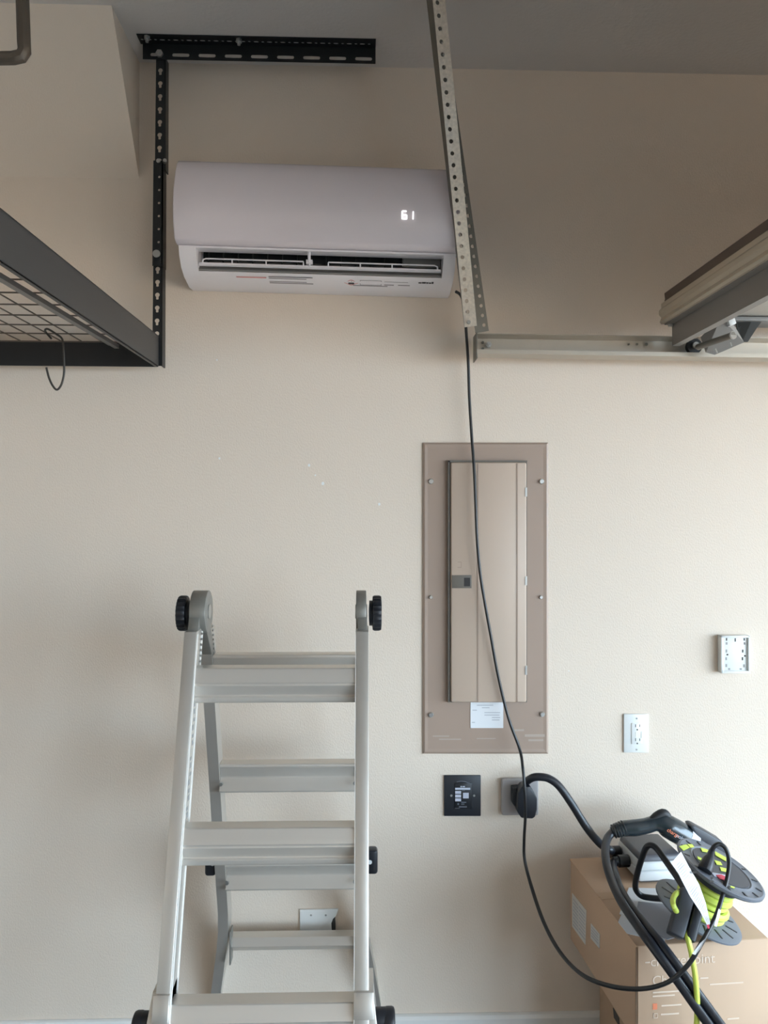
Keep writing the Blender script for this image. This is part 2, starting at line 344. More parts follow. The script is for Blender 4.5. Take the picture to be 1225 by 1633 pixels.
m_ = MB(); perforated(m_, post_map(0, 0), -hw - .0015, hw, cells(256, 424, mid_ys, lambda z: circle(.002, z, .0035)), .002)
m_.box((pbot.x + hw, pbot.y, zy(424) + pbot.z), (pbot.x + hw + .004, pbot.y + .038, zy(256) + pbot.z)); m_.build('sleeve_post', M['blacksteel'], rack, smooth=0)
l_ = MB(); perforated(l_, post_map(0, .005), -hw, hw - .002, cells(400, 583, lo_ys, lambda z: keyhole(-.001, z + .004, .0066, .0125)), .002)
l_.box((pbot.x + hw - .002, pbot.y + .005, pbot.z), (pbot.x + hw + .002, pbot.y + .04, zy(400) + pbot.z)); l_.build('lower_post', M['blacksteel'], rack, smooth=0)
for px, py, r in ((250, 405, .011), (253, 257, .006)):
    p = at(px, py, dR - .002); MB().cyl(p, p + V((0, -.004, 0)), r, 14).build('bolt', M['zinc'], rack)
p = at(262.5, 258.5, dR); MB().cyl(p, p + V((.004, -.012, 0)), .0055, 10).build('bolt', M['zinc'], rack)
# ceiling bracket: slotted angle
bx0, bx1 = at(228, 85, dR).x, at(599, 85, dR).x; by = at(228, 85, dR).y; bzt = ZC - .001; bzb = at(420, 98.5, dR).z
sp = 41.3 * k_mm; sc0 = at(288.6, 87, dR).x; xc = [sc0 + sp * k for k in range(-1, 8)]
cl = []; s = bx0
for x in xc:
    lo, hi = max(x - sp / 2, bx0), min(x + sp / 2, bx1); cl.append((lo, hi, slot((0.0 + bzb) + .0135, x if lo > bx0 else x, .0052, .0245)))
if xc[-1] + sp / 2 < bx1: cl.append((xc[-1] + sp / 2, bx1, None))
cl[0] = (bx0, cl[0][1], slot(bzb + .0135, (bx0 + cl[0][1]) / 2, .0052, .014))
br = MB(); perforated(br, lambda u, s, w_: V((s, by - w_, u)), bzb, bzt, cl, .002)
hs = 10.45 * k_mm; n_ = int((bx1 - bx0) / hs); cl2 = []
for k in range(n_ + 1):
    a, b = bx0 - .006 + k * hs, min(bx0 - .006 + (k + 1) * hs, bx1)
    if b - a < hs * .7: cl2.append((a, b, None)); continue
    cl2.append((a, b, slot(by - .021, (a + b) / 2, .0042, .0078 if k % 2 else .0045)))
perforated(br, lambda u, s, w_: V((s, u, bzt - w_)), by - .046, by, cl2, .002)
br.build('ceiling_bracket', M['blacksteel'], rack, smooth=0)
for px, py, d in ((234.5, 71, 2.235), (381, 72, 2.24)):
    p = at(px, py, d); p.z = bzt - .002; MB().cyl(p, p + V((0, 0, -.008)), .009, 6).cyl(p + V((0, 0, -.008)), p + V((0, 0, -.016)), .0045, 8).build('lag_bolt', M['zinc'], rack, smooth=0)
p = at(255, 86.5, dR - .002); MB().cyl(p, p + V((0, -.008, 0)), .0105, 6).cyl(p + V((0, -.006, 0)), p + V((0, -.014, 0)), .005, 8).build('bolt', M['zinc'], rack, smooth=0)
# beams
far = at(253, 584.5, dR); near = at(0, 419, 1.322); dv_ = near - far; dv_.z = 0; dl = dv_.normalized(); Lb = 1.12; hb = .088
nx = V((-dl.y, dl.x, 0)); nx = nx if nx.x > 0 else -nx
zb0 = far.z
sb = MB(); a = V((far.x, far.y, zb0)); b = a + dl * Lb
def slab(mb, a, b, off, z0, z1):
    mb.hexa([V((q.x, q.y, z0)) for q in (a, b, b + off, a + off)] + [V((q.x, q.y, z1)) for q in (a, b, b + off, a + off)])
slab(sb, a, b, -nx * .003, zb0, zb0 + hb); slab(sb, a, b, -nx * .028, zb0 + hb - .003, zb0 + hb); slab(sb, a + dl * .0, b, -nx * .012, zb0, zb0 + .002)
sb.build('side_beam', M['greysteel'], rack, smooth=0)
bk = MB(); a2 = V((far.x - .004, far.y + .004, 0)); b2 = a2 + V((-1.25, .0, 0))
slab(bk, a2, b2, V((0, .003, 0)), zb0, zb0 + .072); slab(bk, a2, b2, V((0, .03, 0)), zb0 + .069, zb0 + .072)
bk.build('back_beam', M['blacksteel'], rack, smooth=0)
zm = at(100, 545, 2.25).z
r0 = at(190, 553, 2.25); r1 = at(0, 436, 1.575); rz = zm - .006; rd = r1 - r0; rd.z = 0
rl = MB(); a3 = V((r0.x, r0.y, 0)); b3 = a3 + rd * 1.6
slab(rl, a3, b3, -nx * .013, rz - .012, rz - .003); slab(rl, a3, b3, -nx * .03, rz - .0035, rz - .001)
rl.build('deck_rail', M['strut'], rack, smooth=0)
# mesh deck
ym0 = far.y - .012
for k in range(10):
    y = ym0 - .012 - .1 * k + .0; xr = far.x - .02 + (dl.x / dl.y) * (y - far.y) - .005
    if y < far.y - 1.0: break
    MB().cyl(V((far.x - 1.2, y, zm)), V((xr, y, zm)), .0019, 6).build('cross_wire', M['deckwire'], rack)
for k in range(19):
    x = far.x - .10 - .0575 * k; MB().cyl(V((x, ym0, zm + .004)), V((x + dl.x / dl.y * -.95, ym0 - .95, zm + .004)), .0018, 6).build('long_wire', M['deckwire'], rack)
# wire hook
hk = MB(); dh = 2.115
hk.tube([at(82, 540, dh + .03), at(74, 531, dh + .03), at(72, 526, dh + .01), at(77, 525, dh), at(90, 533, dh), at(98, 539, dh), at(100.5, 548, dh), at(102, 575, dh), at(102, 596, dh), at(98, 613, dh), at(91, 621.5, dh), at(84, 615, dh), at(78, 602, dh), at(74, 586, dh)], .0028, 8, smooth=5)
tag(hk.build('wire_hook', M['wire'], origin=at(75, 527, dh)), 'bent grey wire hook hanging from the rack mesh deck', 'hook')

# ================================================================== bent tube hanger at the upper left corner
dT = 1.55
th = MB(); a = at(-150, 95, dT); b = at(39, 93, dT); zt = ZC
xt = at(36, 0, dT).x
path = [V((a.x, a.y, zt)), V((a.x, a.y, a.z + .03)), V((a.x + .008, a.y, a.z + .008)), V((a.x + .03, a.y, a.z)), V((b.x - .022, b.y, b.z)), V((b.x - .006, b.y, b.z + .004)), V((b.x, b.y, b.z + .014)), V((b.x - .001, b.y, b.z + .03)), V((xt, b.y, at(36, 0, dT).z)), V((xt - .03, b.y, zt))]
th.tube(path, .0128, 10)
tag(th.build('tube_hanger', M['bronze'], origin=(a.x, a.y, zt)), 'brown-grey bent metal tube hanger below the ceiling, top left corner', 'hanger')

# ================================================================== garage door track and hangers
zt0, zt1 = at(762, 569.5, 2.262).z, at(762, 540, 2.262).z
xt0 = at(761, 550, 2.2).x; yF, yB = -WALL + 2.20, -WALL + 2.264
trk = thing('door_track', 'horizontal galvanised garage door track running along the wall', 'track', (xt0, yB, zt0))
drop = -.006
def tr(x, z): return z + drop * (x - xt0) / 1.1
cm = MB(); xe = X1 - .35
prof = [(yF, zt1), (yF, zt1 + .002), (yB, zt1 + .002), (yB, zt0 - .002), (yF, zt0 - .002), (yF, zt0 + .010), (yF + .002, zt0 + .010), (yF + .002, zt0), (yB - .002, zt0), (yB - .002, zt1)]
cm.loft([[V((x, y, tr(x, z))) for y, z in prof] for x in (xt0, xe)])
cm.build('channel', M['tracksteel'], trk, smooth=0)
MB().box((xt0 - .002, yF, zt0 - .016), (xt0 + .001, yB, zt1 + .004)).build('end_plate', M['galv2'], trk)
p = at(779, 550, 2.25); MB().cyl(p, p + V((0, -.008, 0)), .009, 6).cyl(p + V((0, -.008, 0)), p + V((0, -.016, 0)), .005, 10).build('bolt', M['zinc'], trk, smooth=0)
hl = MB()
for px, py, r in ((770, 546, .004), (770, 556, .004), (1003, 549, .003), (1016, 549, .0035), (1031, 549, .0045)):
    p = at(px, py, 2.259); hl.cyl(p, p + V((0, -.0015, 0)), r, 10)
hl.build('stamped_mark', stuff=True, m=M['galv2'], parent=trk)
# hanging wall brackets that carry the track back to the wall
for x in (xt0 + .3, xt0 + 1.1): MB().box((x, yB, 2.085), (x + .03, 0, 2.105)).build('wall_bracket', M['galv2'], trk)
def angle_iron(name, label, p0, p1, W, ph0, ph1, hole_px, d0, d1, m1, W2, u_off, flip=False):
    # p0 lower end, p1 upper end of the corner line; ph = turn about its own length
    root = thing(name, label, 'bracket', p1, 'perforated angles hanging the door track')
    ax = p1 - p0; L = ax.length; ax.normalize()
    def basis(s):
        ph = ph0 + (ph1 - ph0) * s / L
        e1 = V((math.cos(ph), math.sin(ph), 0)); e1 = (e1 - ax * e1.dot(ax)).normalized(); e2 = e1.cross(ax) * -1
        e2 = e2 if e2.y > 0 else -e2
        return e1, e2
    def f1(u, s, w_):
        e1, e2 = basis(s); return p0 + ax * s + e1 * u + e2 * w_
    def f2(u, s, w_):
        e1, e2 = basis(s); o = e1 * (W if flip else 0); return p0 + ax * s + o + e2 * u + e1 * (-w_ if flip else w_)
    ss = hole_px(L); pit = abs(ss[1] - ss[0]); cells_ = []; s = 0
    for h in ss:
        lo, hi = h - pit / 2, h + pit / 2
        if lo < s - 1e-4: lo = s
        if lo > s + 1e-4: cells_.append((s, lo, None))
        cells_.append((lo, min(hi, L), circle(u_off, h, pit * .185))); s = hi
    if s < L - .001: cells_.append((s, L, None))
    mb = MB(); perforated(mb, f1, 0, W, cells_, .0022); mb.build('front_flange', m1, root, smooth=0)
    n = 24; mb = MB()
    for k in range(n):
        perforated(mb, f2, .0022, W2, [(L * k / n, L * (k + 1) / n, None)], .0022)
    mb.build('rear_flange', M['galv2'], root, smooth=0)  # same steel as the front flange, its shade put into a darker colour
    return root, f1, L
pA0 = at(741, 522, 2.185); pA1 = at(685.5, -63, 1.93); pA1.z = ZC - .001
rA, fA, LA = angle_iron('perforated_angle', 'bright perforated steel angle leaning down from ceiling in front of air conditioner', pA0, pA1, .0345, math.radians(-6), math.radians(24), lambda L: [.012 + .0291 * k for k in range(int((L - .02) / .0291))], 0, 0, M['galv'], .034, .0125)
p = fA(.0125, .012, -.002); MB().cyl(p, p + V((0, -.006, 0)), .0052, 8).build('bolt', M['zinc'], rA)
pB0 = at(758.5, 531.5, 2.205); pB1 = at(677, -28, 1.995); pB1.z = ZC - .001
angle_iron('perforated_angle', 'dull grey perforated steel angle behind the bright one, ending on the track', pB0, pB1, .038, 0, math.radians(10), lambda L: [.018 + .0268 * k for k in range(int((L - .03) / .0268))], 0, 0, M['galv2'], .03, .027, True)

# ================================================================== garage door, open overhead
dN = 2.2; yD = -WALL + dN
gd = thing('garage_door', 'open sectional garage door lying overhead, its top edge at right', 'garage door', (.86, yD, 2.135))
zl, zu = 2.135, 2.2
prof = [(.884, zl), (.853, zl), (.848, zl + .006), (.853, zl + .018), (.846, zl + .026), (.846, zl + .038), (.853, zl + .046), (.853, zl + .058), (.862, zu), (.884, zu)]
MB().loft([[V((x, y, z)) for x, z in prof] for y in (yD, yD - 4.7)]).build('top_edge', M['dooredge'], gd, smooth=20)
for i in range(4):
    xa = .884 + i * .62; MB().box((xa, yD - 4.7, zl + .002), (xa + .616, yD, zu), ).build('door_section', M['doorpaint'], gd, bevel=.004)
cap = MB().box((.862, yD - 4.6, zu), (.905, yD - .0, zu + .004)); cap.loft([[V((x, y, z)) for x, z in ((.862, zu + .002), (.860, zu + .022), (.868, zu + .028), (.89, zu + .028), (.905, zu + .003))] for y in (yD - .004, yD - 4.6)])
cap.build('top_seal', M['doorseal'], gd, smooth=0)
st = MB(); zs0 = at(1072, 552, dN - .01).z; xw = at(1072, 540, dN - .01).x
st.loft([[V((x, y, z)) for x, z in ((xw, zl), (xw, zs0), (xw + .022, zs0), (xw + .022, zs0 + .003), (xw + .003, zs0 + .003), (xw + .003, zl))] for y in (yD - .01, yD - 4.6)])
st.box((xw - .02, yD - 4.6, zl - .003), (xw + .003, yD - .005, zl)); st.build('strut', M['strut'], gd, smooth=0)
for px, py, d in ((1094, 503.5, 2.13), (1070, 516, 2.185)):
    p = at(px, py, d); p.z = zl - .003; MB().cyl(p, p + V((0, 0, -.006)), .008, 6).build('bolt', M['zinc'], gd, smooth=0)
# top fixture and roller
tf = MB()
tf.poly([at(1126, 562, 2.14), at(1140, 566, 2.14), at(1187, 546, 2.11), at(1172, 520, 2.08), at(1150, 506, 2.06), at(1118, 538, 2.14)], (0, .003, .001))
tf.build('top_fixture', M['strut'], gd, smooth=0)
MB().poly([at(1172, 500, 2.12), at(1205, 498, 2.11), at(1225, 500, 2.11), at(1208, 522, 2.11), at(1193, 545, 2.11), at(1184, 545, 2.11), at(1176, 526, 2.11)], (0, .004, 0)).build('fixture_plate', M['bracketshaded'], gd, smooth=0)  # dark colour stands in for the shade on this plate
MB().cyl(at(1112, 554, 2.215), at(1114, 553, 2.15), .005, 10).cyl(at(1113, 553.5, 2.15), at(1170, 534, 2.03), .0085, 16).build('roller_sleeve', M['galv2'], gd)
p = at(1170, 534, 2.03); q = at(1168, 535, 2.034); MB().cyl(q, p, .011, 16).build('sleeve_end', M['zinc'], gd)
rc = at(1108, 552, 2.222); MB().cyl(rc + V((0, .014, 0)), rc + V((0, -.002, 0)), .022, 20).build('roller', M['rubber'], gd)
MB().cyl(rc + V((0, -.002, 0)), rc + V((0, -.012, 0)), .010, 16).build('roller_hub', M['zinc'], gd)
MB().box((-.01, -.008, -.014), (.01, .008, .014), Matrix.Rotation(math.radians(-20), 3, 'Y'), at(1165, 511, 2.07)).build('fixture_nut', M['chargerlight'], gd, bevel=.003)
MB().cyl(at(1141, 556, 2.12), at(1144, 563, 2.12), .002, 6).cyl(at(1165, 546, 2.10), at(1167, 552, 2.1), .0016, 6).build('cotter_pin', stuff=True, m=M['zinc'], parent=gd)
# torsion-side hinge brackets under the door, partly in view
MB().box((xw + .08, yD - .1, zl - .012), (xw + .3, yD - .02, zl)).build('end_stile', M['acgrey'], gd, bevel=.002)

# ================================================================== breaker panel
bp = thing('breaker_panel', 'tall taupe electrical breaker panel with closed door on the wall', 'electrical panel', at(774, 953))
MBp = MB(); x0_, x1_, y0_, y1_ = 674.3, 874, 706, 1201.2
ring = lambda i, t: [at(x0_ + i, y1_ - i) + NW * t, at(x1_ - i, y1_ - i) + NW * t, at(x1_ - i, y0_ + i) + NW * t, at(x0_ + i, y0_ + i) + NW * t]
MBp.loft([ring(0, 0), ring(0, .004), ring(3, .007), ring(8, .006)]).build('trim_plate', M['taupe'], bp, smooth=0)
dr = MB(); wallrect(dr, 717.5, 738, 837, 1117, .006, .028); door = dr.build('door', M['taupedoor'], bp, bevel=.006, seg=3)
rib = MB()
for x in (760, 822): wallrect(rib, x - .9, 740, x + .9, 1116, .027, .0292)
rib.build('door_crease', M['taupe'], door, smooth=0)
fr = MB(); wallrect(fr, 713.5, 735, 839, 737.6, .006, .02); wallrect(fr, 713.5, 735, 716.5, 1118, .006, .02); wallrect(fr, 837.3, 735, 839, 1118, .006, .014); wallrect(fr, 713.5, 1117.4, 839, 1118.5, .006, .012)
fr.build('door_shade_frame', M['latch'], bp, smooth=0)  # dark strips round the door; the left one stands for its shadow
l1 = MB(); wallrect(l1, 719, 916, 750, 936.5, .027, .030); lt = l1.build('latch', M['latch'], door, bevel=.001)
l2 = MB(); wallrect(l2, 738, 920, 747.5, 933.5, .0295, .0306); l2.build('latch_recess', M['latchdark'], door, smooth=0)
lg = MB()
for r_ in ((728, 895, 734, 895.7), (728, 903.5, 734, 904.2), (733.4, 895, 734, 904)): wallrect(lg, *r_, .0275, .0286)
lg.build('embossed_mark', stuff=True, m=M['taupe'], parent=door, smooth=0)
for y in (785, 925, 1066):
    h = MB(); wallrect(h, 834.5, y - 7, 837.6, y + 7, .02, .0295); h.build('hinge', M['zinc'], bp)
for x, y, r in ((687, 768, .0085), (863, 768, .0085), (687, 952, .006), (862, 952, .006), (687, 1139, .0085), (864, 1138, .0085)):
    p = at(x, y); MB().cyl(p + NW * .006, p + NW * .013, r, 14, r * .75).box((p.x - r * .6, p.y - .0137, p.z - .001), (p.x + r * .6, p.y - .0128, p.z + .001)).build('screw', M['zinc'], bp)
lb = MB(); wallrect(lb, 750, 1119, 802, 1160, .0065, .0073); lab = lb.build('paper_label', M['paper'], bp, smooth=0); lab['label'] = 'white printed label below the panel door'
pr = MB()
for k, (a_, b_) in enumerate(((760, 786), (768, 780), (753, 760), (772, 797), (772, 796), (784, 797), (784, 796), (752, 757))):
    wallrect(pr, a_, 1123 + k * 3.9, b_, 1124.4 + k * 3.9, .0073, .0076)
pr.build('label_print', stuff=True, m=M['paperink'], parent=lab, smooth=0)
sc = MB()
for a_, b_, c_, d_ in ((690, 1172, 716, 1174), (700, 1177, 735, 1179), (815, 1162, 835, 1165), (836, 1170, 868, 1174), (842, 1178, 866, 1181), (760, 1176, 790, 1177.5)): wallrect(sc, a_, b_, c_, d_, .0064, .0067)
sc.build('scuff', stuff=True, m=mat('scuffed_paint', (168, 153, 141), .6), parent=bp, smooth=0)

# ================================================================== wall plates
pt = thing('surge_status_plate', 'black square wall plate with small white indicator label', 'wall plate', at(737, 1268))
a = MB(); wallrect(a, 708, 1235.5, 766.5, 1300.5, 0, .006); a.build('plate', M['blackplate'], pt, bevel=.002)
b = MB(); wallrect(b, 724.5, 1247, 752, 1289, .005, .0085); lb2 = b.build('label_panel', M['blackplastic'], pt, bevel=.003)
c = MB()
for q in ((725.5, 1254.8, 749.5, 1257.8), (725.5, 1259.8, 734.8, 1264.3), (725.5, 1265.7, 734.8, 1270.2), (725.5, 1271.6, 734.8, 1276.2), (738, 1262.7, 747, 1271.5), (734, 1251.8, 736, 1253.8), (737, 1252, 741, 1253.6)): wallrect(c, *q, .0085, .0089)
c.build('white_print', stuff=True, m=M['labelgrey'], parent=lb2, smooth=0)
c = MB()
for q in ((735, 1277, 743, 1278.6), (729, 1279, 731.5, 1282), (735, 1280, 740, 1281.4), (731.5, 1284, 744, 1286), (725, 1287, 733, 1287.6), (736, 1258.8, 741, 1259.6)): wallrect(c, *q, .0085, .0089)
arc = [at(728 + 24 * t, 1245.6 - 1.6 * math.sin(math.pi * min(1, t * 1.3)) + 2.8 * t * t) for t in [k / 8 for k in range(9)]]
c.tube([p + NW * .0075 for p in arc], .0011, 6); c.build('dim_print', stuff=True, m=M['labeldim'], parent=lb2, smooth=0)
for x in (719.5, 755.7):
    p = at(x, 1267.5); MB().cyl(p + NW * .006, p + NW * .0075, .0035, 10).build('screw', M['zinc'], pt)

rc_ = thing('heavy_duty_receptacle', 'grey square wall receptacle with black plug in it', 'outlet', at(828, 1268))
a = MB(); wallrect(a, 798.5, 1239, 857, 1297, 0, .02); a.build('cover', M['greyplate'], rc_, bevel=.006, seg=3)
pg = thing('charger_plug', 'black angled plug in the grey receptacle, feeding thick cable', 'plug', at(832, 1268))
P_ = lambda pts, t0, t1: MB().poly([at(x, y) + NW * t0 for x, y in pts], NW * (t1 - t0))
P_([(812.5, 1248), (826, 1247), (833, 1252), (833, 1280), (817, 1278), (812.5, 1272)], .018, .05).build('plug_face', M['blackplastic'], pg, bevel=.003)
P_([(818, 1250), (826, 1240), (838, 1240), (848.5, 1259), (848, 1276), (845.5, 1288), (841, 1291), (824, 1290), (817, 1280)], .03, .075).build('plug_body', M['cable'], pg, bevel=.007, seg=3)

ot = thing('duplex_outlet', 'white duplex outlet on the wall above the cardboard box', 'outlet', at(1014, 1169))
a = MB(); wallrect(a, 994, 1138, 1034, 1199.5, 0, .006); a.build('plate', M['plate'], ot, bevel=.0025)
b = MB(); wallrect(b, 1006, 1152, 1023, 1185.5, .005, .008); fc = b.build('receptacle_face', M['plate'], ot, bevel=.001)
c = MB()
for y in (1156.2, 1178.4):
    wallrect(c, 1011.8, y - 2.2, 1012.9, y + 2.2, .008, .0084); wallrect(c, 1018.4, y - 2.0, 1019.4, y + 2.0, .008, .0084)
for y in (1162.5, 1184.3):
    p = at(1015, y); c.cyl(p + NW * .008, p + NW * .0085, .0024, 10)
c.build('slot', stuff=True, m=M['slot'], parent=fc, smooth=0)
for y in (1145, 1194.5):
    p = at(1014.3, y); MB().cyl(p + NW * .006, p + NW * .0068, .0028, 10).build('screw', M['slotgrey'], ot)
c = MB(); wallrect(c, 1012, 1166, 1016, 1174, .008, .0086); wallrect(c, 1021, 1165, 1022.4, 1176, .008, .0086); c.build('test_button', stuff=True, m=M['base'], parent=fc)

tm = thing('sensor_base', 'white rectangular mounting base with small holes, on wall at right', 'mounting base', at(1167, 1041))
a = MB(); wallrect(a, 1147.5, 1014, 1188, 1069, .0, .018); a.build('back', M['plate'], tm, bevel=.003)
b = MB()
for q in ((1144.5, 1012, 1190, 1015), (1144.5, 1067.6, 1189, 1071), (1144.5, 1012, 1148.2, 1071), (1187.5, 1012, 1190, 1071)): wallrect(b, *q, 0, .025)
b.build('rim', M['plate'], tm, bevel=.001)
c = MB(); d_ = MB()
for x, y, w2, h2 in ((1154.4, 1018, 1, 2.2), (1168.2, 1019, 1, 2.8), (1182.4, 1018, 1, 2), (1180, 1036.5, 1.1, 2.4), (1179.6, 1048.7, 1.1, 2.4), (1183.6, 1044.2, 1.3, 1.3), (1155.8, 1042.3, 1.4, 1.2)): wallrect(c, x - w2, y - h2, x + w2, y + h2, .018, .0184)
for x, y, w2, h2 in ((1154.5, 1024.5, 1.4, 2), (1183, 1024.5, 1.4, 2), (1154.2, 1036.5, 1.2, 2.4), (1153.8, 1048.7, 1.2, 2.2), (1154, 1059.5, 1.3, 2.4), (1182, 1060, 1.5, 2.4), (1158.5, 1065, 1.6, 1.4), (1177, 1065, 1.8, 1.3)): wallrect(d_, x - w2, y - h2, x + w2, y + h2, .018, .0184)
c.build('hole', stuff=True, m=M['slot'], parent=tm, smooth=0); d_.build('shallow_hole', stuff=True, m=M['slotgrey'], parent=tm, smooth=0)

bl = thing('blank_plate', 'white two-gang wall plate with a broken dark opening, behind the ladder', 'wall plate', at(508, 1480))
a = MB(); X_ = lambda x, y: at(x, y)
pts = [(478.5, 1449), (540, 1448), (536, 1459), (531, 1464), (528.5, 1471), (529, 1480), (530.5, 1495), (533, 1497), (538, 1508), (479, 1508)]
P_(pts, 0, .007).build('plate', M['plate'], bl, bevel=.0015)
P_([(534.5, 1459.5), (530.5, 1465), (528.4, 1472), (529.2, 1483), (531.5, 1496), (533.5, 1492), (535.5, 1487), (535.2, 1472)], .001, .004).build('broken_opening', M['slot'], bl, smooth=0)
c = MB()
for x in (496.3, 519.8):
    p = at(x, 1457.5); c.cyl(p + NW * .007, p + NW * .0078, .003, 10)
c.build('screw', stuff=True, m=M['slotgrey'], parent=bl)

# ================================================================== folding ladder
lad = thing('folding_ladder', 'aluminium multi-position A-frame ladder with black hinge knobs', 'ladder', (-.19, -.6, 0))
XL0, XL1, XR0, XR1 = -.397, -.3685, -.008, .0200
def dF(z): return 1.757 - .354 * (1.248 - z)             # front face of the front rails
def dB(z): return 1.978 + .325 * (1.234 - z)             # front face of the rear rails
Y = lambda d: d - WALL
def rail(x0, x1, zt_, zb_, fd, dep, sh=0, name='rail'):
    # hollow-looking I section: box with recessed outer web
    mb = MB(); out = []
    for z, s_ in ((zb_, sh), (zt_, 0)):
        d = fd(z); out.append([V((x0 + s_, Y(d), z)), V((x1 + s_, Y(d), z)), V((x1 + s_, Y(d + dep), z)), V((x0 + s_, Y(d + dep), z))])
    mb.hexa(out[0] + out[1]); return mb.build(name, M['alu'], lad, bevel=.0018)
ztop = at(312, 1006, 1.80).z
for x0, x1 in ((XL0, XL1), (XR0, XR1)):
    rail(x0, x1, ztop, .45, dF, .066, name='front_rail')
for sgn, x0, x1 in ((-1, XL0, XL1), (1, XR0, XR1)):
    rings = []                                          # the rear rails bend outwards towards the feet
    for z, q in ((0, .062), (.10, .05), (.20, .035), (.28, .022), (.34, .012), (.40, .005), (.46, .002), (.52, .002), (ztop - .02, .002)):
        d = dB(z); rings.append([V((x0 + q * sgn, Y(d), z)), V((x1 + q * sgn, Y(d), z)), V((x1 + q * sgn, Y(d + .062), z)), V((x0 + q * sgn, Y(d + .062), z))])
    MB().loft(rings).build('rear_rail', M['alu'], lad, smooth=20)
    rail(x0 + .008 * sgn, x1 + .008 * sgn, .655, .0, lambda z: dF(z) + .006, .062, sh=.09 * sgn, name='front_outer_rail')
# inner lips with painted-in light on the front and rear edge of each front rail
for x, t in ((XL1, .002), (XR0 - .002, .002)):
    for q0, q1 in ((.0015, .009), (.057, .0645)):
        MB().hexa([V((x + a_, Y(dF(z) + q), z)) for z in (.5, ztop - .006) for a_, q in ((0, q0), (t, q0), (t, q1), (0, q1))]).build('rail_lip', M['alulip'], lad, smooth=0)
# rungs
def front_rung(zt_, h=.078):
    d0 = dF(zt_) + .002; pr_ = [(d0 + .004, zt_ - .001), (d0 + .04, zt_), (d0 + .046, zt_ - .02), (d0 + .04, zt_ - h), (d0 + .002, zt_ - h), (d0 - .001, zt_ - h + .003), (d0 - .001, zt_ - h + .013), (d0 + .004, zt_ - h + .016), (d0 - .007, zt_ - .037), (d0 - .004, zt_ - .035), (d0 - .008, zt_ - .032), (d0 + .002, zt_ - .005)]
    return MB().poly([V((XL1 - .002, Y(d), z)) for d, z in pr_], (XR0 - XL1 + .004, 0, 0)).build('rung', M['alu2'], lad, bevel=.0015, seg=1)
def rear_rung(zt_, h=.076):
    d0 = dB(zt_); pr_ = [(d0 + .008, zt_), (d0 + .05, zt_), (d0 + .055, zt_ - h), (d0 + .01, zt_ - h), (d0 + .006, zt_ - h + .004), (d0 + .024, zt_ - .039), (d0 + .012, zt_ - .012), (d0 + .007, zt_ - .008)]
    return MB().poly([V((XL1 - .002, Y(d), z)) for d, z in pr_], (XR0 - XL1 + .004, 0, 0)).build('rung', M['alu2'], lad, bevel=.0015, seg=1)
zf = [at(440, 1063, dF(1.248) + .02).z, at(440, 1315, dF(.94) + .02).z, at(430, 1592, dF(.64) + .02).z]
for z in zf: front_rung(z)
front_rung(.34)
zr = [at(440, 1045, dB(1.234)).z, at(440, 1220, dB(.931)).z, at(440, 1378, dB(.612)).z]
for z in zr: rear_rung(z)
# lowest rear rung: plain channel with end brackets
z5 = at(440, 1500, dB(.36)).z; d5 = dB(.36) + .004
mb = MB().poly([V((XL1 - .002, Y(d), z)) for d, z in ((d5, z5 - .02), (d5 + .014, z5), (d5 + .05, z5), (d5 + .05, z5 - .046), (d5 + .03, z5 - .046), (d5 + .008, z5 - .022))], (XR0 - XL1 + .004, 0, 0)); mb.build('rung', M['alu2'], lad, bevel=.001, seg=1)
for x in (XL1 - .002, XR0 - .002): MB().hexa([V((x + a_, Y(d5 + b_), z5 + c_)) for c_ in (-.065, .03) for a_, b_ in ((0, -.012), (.004, -.012), (.004, .03), (0, .03))]).build('rung_bracket', M['castzinc'], lad, bevel=.001)
rv = MB()
for z in zr:
    for x in (XL1 + .004, XR0 - .004): q = V((x, Y(dB(z) + .004), z - .05)); rv.cyl(q, q + V((0, -.006, 0)), .005, 8)
rv.build('rivet', stuff=True, m=M['zinc'], parent=lad)
